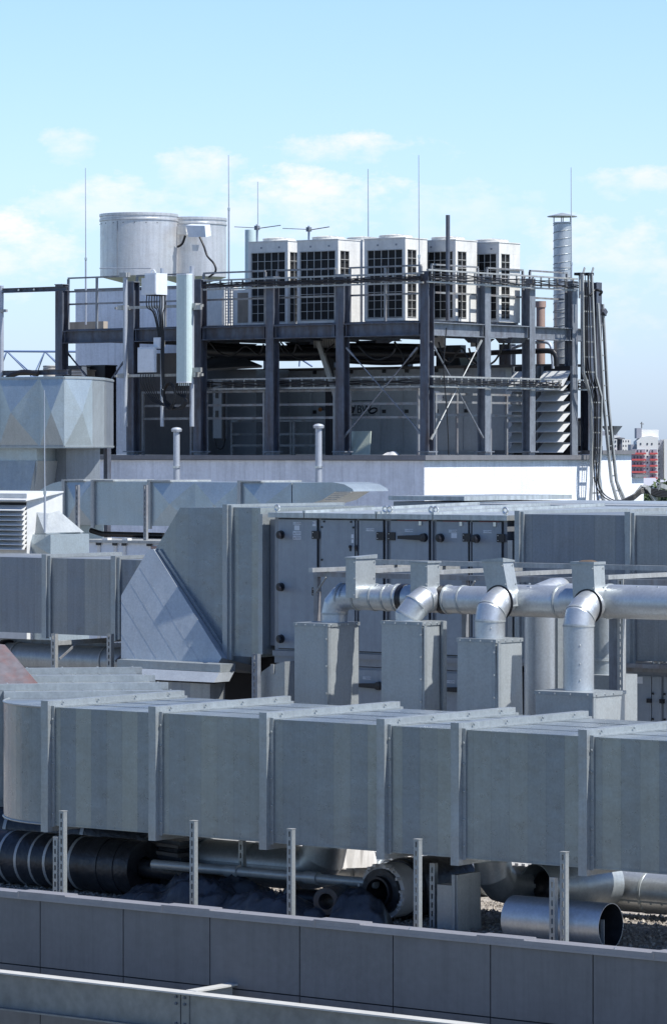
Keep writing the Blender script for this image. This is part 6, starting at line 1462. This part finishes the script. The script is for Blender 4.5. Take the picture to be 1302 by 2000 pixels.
# ladder rail bundle at right roof edge: capped vent and cowl further along the wall
u_ = uW-.6; p = U(1209, 872, u_); zc_ = zu(1215,887,uW)+.086; t_ = thing('vent_pipe', 'short dark vent pipe on the coping at the right of the cable ladders', 'vent pipe', (p.x,p.y,zc_), 'mushroom topped vent pipes')
b = B(); b.tube([(p.x,p.y,zc_),(p.x,p.y,zu(1209,858,u_))], .06, 14); b.build('pipe', M['steel'], t_); b = B(); b.lathe((p.x,p.y,zu(1209,858,u_)), [(.12,0),(.12,.03),(.001,.05)], 16); b.build('cap', M['coping'], t_)
u_ = uW-.3; p = U(1194, 832, u_); t_ = thing('vent_cowl', 'square metal cowl on a stalk beyond the outer cable ladder', 'vent', (p.x,p.y,zc_))
b = B(); b.hexa([(p.x-.06,p.y-.06,p.z-.2),(p.x+.06,p.y-.06,p.z-.2),(p.x+.06,p.y+.06,p.z-.2),(p.x-.06,p.y+.06,p.z-.2),(p.x-.17,p.y-.17,p.z),(p.x+.17,p.y-.17,p.z),(p.x+.17,p.y+.17,p.z),(p.x-.17,p.y+.17,p.z)]); b.build('cowl', M['steel_lt'], t_); b = B(); b.tube([(p.x,p.y,zc_),(p.x,p.y,p.z-.2)], .05, 10); b.build('stalk', M['steel'], t_)

# ================================================================ far away
# crane jib
ct = 190
cr = thing('crane_jib', 'blue lattice crane jib far off at the left behind the column', 'crane', T(60,735,ct))
top = [T(px,686+px*.006,ct) for px in range(-60,420,74)]
bot1 = [T(px-24,737,ct-.6) for px in range(-60,494,74)]; bot2 = [T(px-18,737,ct+.9) for px in range(-60,494,74)]
b = B(); b.tube([top[0], top[-1]], .06, 6); b.tube([bot1[0], bot1[-1]], .05, 6); b.tube([bot2[0], bot2[-1]], .05, 6); b.build('chord', M['blue'], cr)
b = B()
for i, p in enumerate(top):
    for bt in (bot1, bot2):
        b.tube([bt[i], p], .03, 5)
        if i+1 < len(bt): b.tube([p, bt[i+1]], .035, 5)
b.build('lattice', M['blue'], cr)
# second far lattice seen through the platform
b = B(); b.tube([T(570,690,150), T(610,716,150)], .04, 5); b.tube([T(586,690,150), T(584,716,150)], .03, 5); tag(b.build('far_mast', M['blue'], org=T(584,716,150)), 'thin lattice stay glimpsed through the gap under the platform', 'mast')
# apartment blocks: built square to their own axes far across the city
def block(lab, l, r, pt, t, depth, z0=-24, yaw=0.0):
    p, q = T(l, pt, t), T(r, pt, t); rt = RT; fw = FW
    t_ = thing('apartment_building', lab, 'building', (p.x, p.y, z0))
    return t_, p, (q-p).length, p.z
def fbox(b, p, x0, x1, d0, d1, z0, z1): # box in facade frame
    o = Vector((p.x, p.y, 0)); 
    return b.hexa([o+RT*x+FW*d+UP*z for z in (z0,z1) for x,d in ((x0,d0),(x1,d0),(x1,d1),(x0,d1))])
TB = 1500; S = TB/FOC
t_, p, L, zt_ = block('white far apartment tower with red balconies at the right edge', 1232, 1284, 868, TB, 20)
hN = (1276-1243)*S
b = B(); o = Vector((p.x,p.y,0)); xa, xb = (1243-1232)*S, L
zz = lambda py: CZ - (py-880)*S
g = [o+RT*xa+UP*-24, o+RT*xb+UP*-24, o+RT*xb+UP*zz(855), o+RT*(xb-3)+UP*zz(851), o+RT*(xb-6)+UP*zz(853), o+RT*xa+UP*zz(862)]
b.prism(g, FW*18); b.build('wall', M['bwall'], t_)
b = B(); fbox(b, p, 0, xa-.1, 3, 18, -24, zz(868)); b.build('side_wall', M['bgrey'], t_)
b = B(); fbox(b, p, (1244-1232)*S, (1254-1232)*S, 5, 15, zz(856), zz(836)); b.build('lift_house', M['bgrey'], t_)
b = B(); fbox(b, p, (1254-1232)*S+.1, (1288-1232)*S, 7, 15, zz(858), zz(839)); b.build('roof_house', M['bwall'], t_)
b = B(); b.tube([T(1252,836,TB), T(1252,824,TB)], .25, 5); b.tube([T(1249,827,TB), T(1256,828,TB)], .2, 5); b.build('aerial', M['rail'], t_)
n = 0
for f in range(8):
    y = 878 + f*12.0
    for l, r in ((1233, 1259), (1268.5, 1281.5)):
        if f == 0 and l > 1260: pass
        x0, x1 = (l-1232)*S, (r-1232)*S
        b = B(); fbox(b, p, x0, x1, -.35, -.05, zz(y+6), zz(y-.5)); b.build('window_band', M['bwin'] if False else M['bgrey'], t_)
        b = B(); fbox(b, p, x0-.2, x1+.2, -1.5, -.4, zz(y+9.6), zz(y+6)); b.build('balcony', M['bred'], t_)
        k_ = x0+.6
        while k_ < x1-.8: b = B(); fbox(b, p, k_, k_+.55, -.45, -.36, zz(y+5.8), zz(y+1)); b.build('window', M['bwin'], t_); k_ += 1.3
    for px in (1263, 1285.5):
        b = B(); fbox(b, p, (px-1.5-1232)*S, (px+1.5-1232)*S, -.1, -.02, zz(y+3.5), zz(y)); b.build('window', M['bwin'], t_)
for px in (1250, 1263, 1272, 1286):
    b = B(); fbox(b, p, (px-1.4-1232)*S, (px+1.4-1232)*S, -.1, -.02, zz(869), zz(865)); b.build('window', M['bwin'], t_)
b = B(); fbox(b, p, L, (1296-1232)*S, 4, 20, -24, zz(860)); b.build('side_wing', M['bgrey'], t_)
b = B(); fbox(b, p, (1296-1232)*S+.1, (1340-1232)*S, 1, 20, -24, zz(858)); b.build('wing', M['bwall'], t_)
t_, p, L, zt_ = block('distant low white block left of the red balconied tower', 1192, 1232, 852, 1900, 20)
S2 = 1900/FOC; zz2 = lambda py: CZ-(py-880)*S2
b = B(); fbox(b, p, 0, 18*S2, 0, 15, -24, zz2(851)); fbox(b, p, 18*S2+.05, L, 2, 15, -24, zz2(858)); b.build('wall', M['bwall'], t_)
b = B(); fbox(b, p, -8, 14*S2, 2, 10, zz2(850.5), zz2(842)); b.build('roof_house', M['bgrey'], t_)
for f in range(3):
    for k_ in range(7): b = B(); fbox(b, p, (3+k_*5)*S2, (5.2+k_*5)*S2, -.2, -.05, zz2(864+f*9), zz2(860+f*9)); b.build('window', M['bwin'], t_)
b = B(); fbox(b, p, 2*S2, 12*S2, -1.0, -.25, zz2(884), zz2(880)); b.build('balcony', M['bred'], t_)
for l, r, py, t, lab in ((1256, 1282, 941, 1000, 'low grey roofed far house below the red balconied tower'), (1284, 1330, 944, 1100, 'long low far house at the right edge behind the trees')):
    S3 = t/FOC; p = T(l, py, t); t_ = thing('house', lab, 'house', (p.x, p.y, -24)); L = (r-l)*S3; z3 = CZ-(py-880)*S3
    b = B(); fbox(b, p, 0, L, 0, 8, -24, z3-1.0); b.build('wall', M['bwall'], t_)
    b = B(); o_ = Vector((p.x,p.y,0)); b.prism([o_+FW*-.6+UP*(z3-1.0), o_+FW*8.6+UP*(z3-1.0), o_+FW*4+UP*(z3+1.0)], RT*L); b.build('roof', M['bgrey'], t_)
    for k_ in range(int(L/1.6)): b = B(); fbox(b, p, .5+k_*1.6, 1.3+k_*1.6, -.12, -.02, z3-2.9, z3-1.7); b.build('window', M['bwin'], t_)
# trees in front of the blocks
def tree(lab, px, pt, t, rad_, m, seed):
    r_ = random.Random(seed); c = T(px, pt, t); zc = c.z - rad_; base = Vector((c.x, c.y, -24))
    t_ = thing('tree', lab, 'tree', base, 'trees before the far apartment blocks')
    b = B(); b.tube([base, Vector((c.x, c.y, zc))], .4, 7, r1=.15)
    for i in range(5): a = i*1.26; b.tube([Vector((c.x,c.y,zc-rad_*.6)), Vector((c.x+math.cos(a)*rad_*.6, c.y+math.sin(a)*rad_*.6, zc+rad_*.2))], .14, 5)
    b.build('trunk', M['bark'], t_)
    b = B(); cl = [(Vector((r_.uniform(-1,1), r_.uniform(-1,1), r_.uniform(-.7,.8))).normalized()*r_.uniform(.45,.85)*rad_, r_.uniform(.28,.45)*rad_) for _ in range(16)]
    for o_, q in cl:
        for _ in range(110):
            d = Vector((r_.gauss(0,1), r_.gauss(0,1), r_.gauss(0,1))).normalized()*q*r_.uniform(.55,1.05)
            p = Vector((c.x,c.y,zc)) + o_ + d; s = r_.uniform(.16,.34); a = Vector((r_.gauss(0,1),r_.gauss(0,1),r_.gauss(0,1))).normalized(); k_ = a.orthogonal().normalized(); w_ = a.cross(k_)
            b.add([p-k_*s-w_*s*.6, p+k_*s-w_*s*.6, p+k_*s*.7+w_*s, p-k_*s*.6+w_*s*.8], [(0,1,2,3)])
    b.build('crown', M[m], t_)
for i, (px, pt, t, rr, m, lab) in enumerate(((1262, 934, 560, 4.6, 'leaf', 'lighter green tree just right of the white wall in the distance'), (1290, 932, 640, 5.2, 'leafdark', 'dark green tree below the white end wall of the tower'), (1276, 946, 480, 4.2, 'leaf', 'lower green tree between the two larger far trees'),
        (1318, 934, 620, 5.4, 'leaf', 'green tree cut by the right edge of the view'), (1244, 940, 600, 4.6, 'leafdark', 'dark tree mostly hidden behind the white wall'), (1296, 956, 420, 4.0, 'leafdark', 'dark low tree above the bent roof tray'))):
    tree(lab, px, pt, t, rr, m, 50+i)
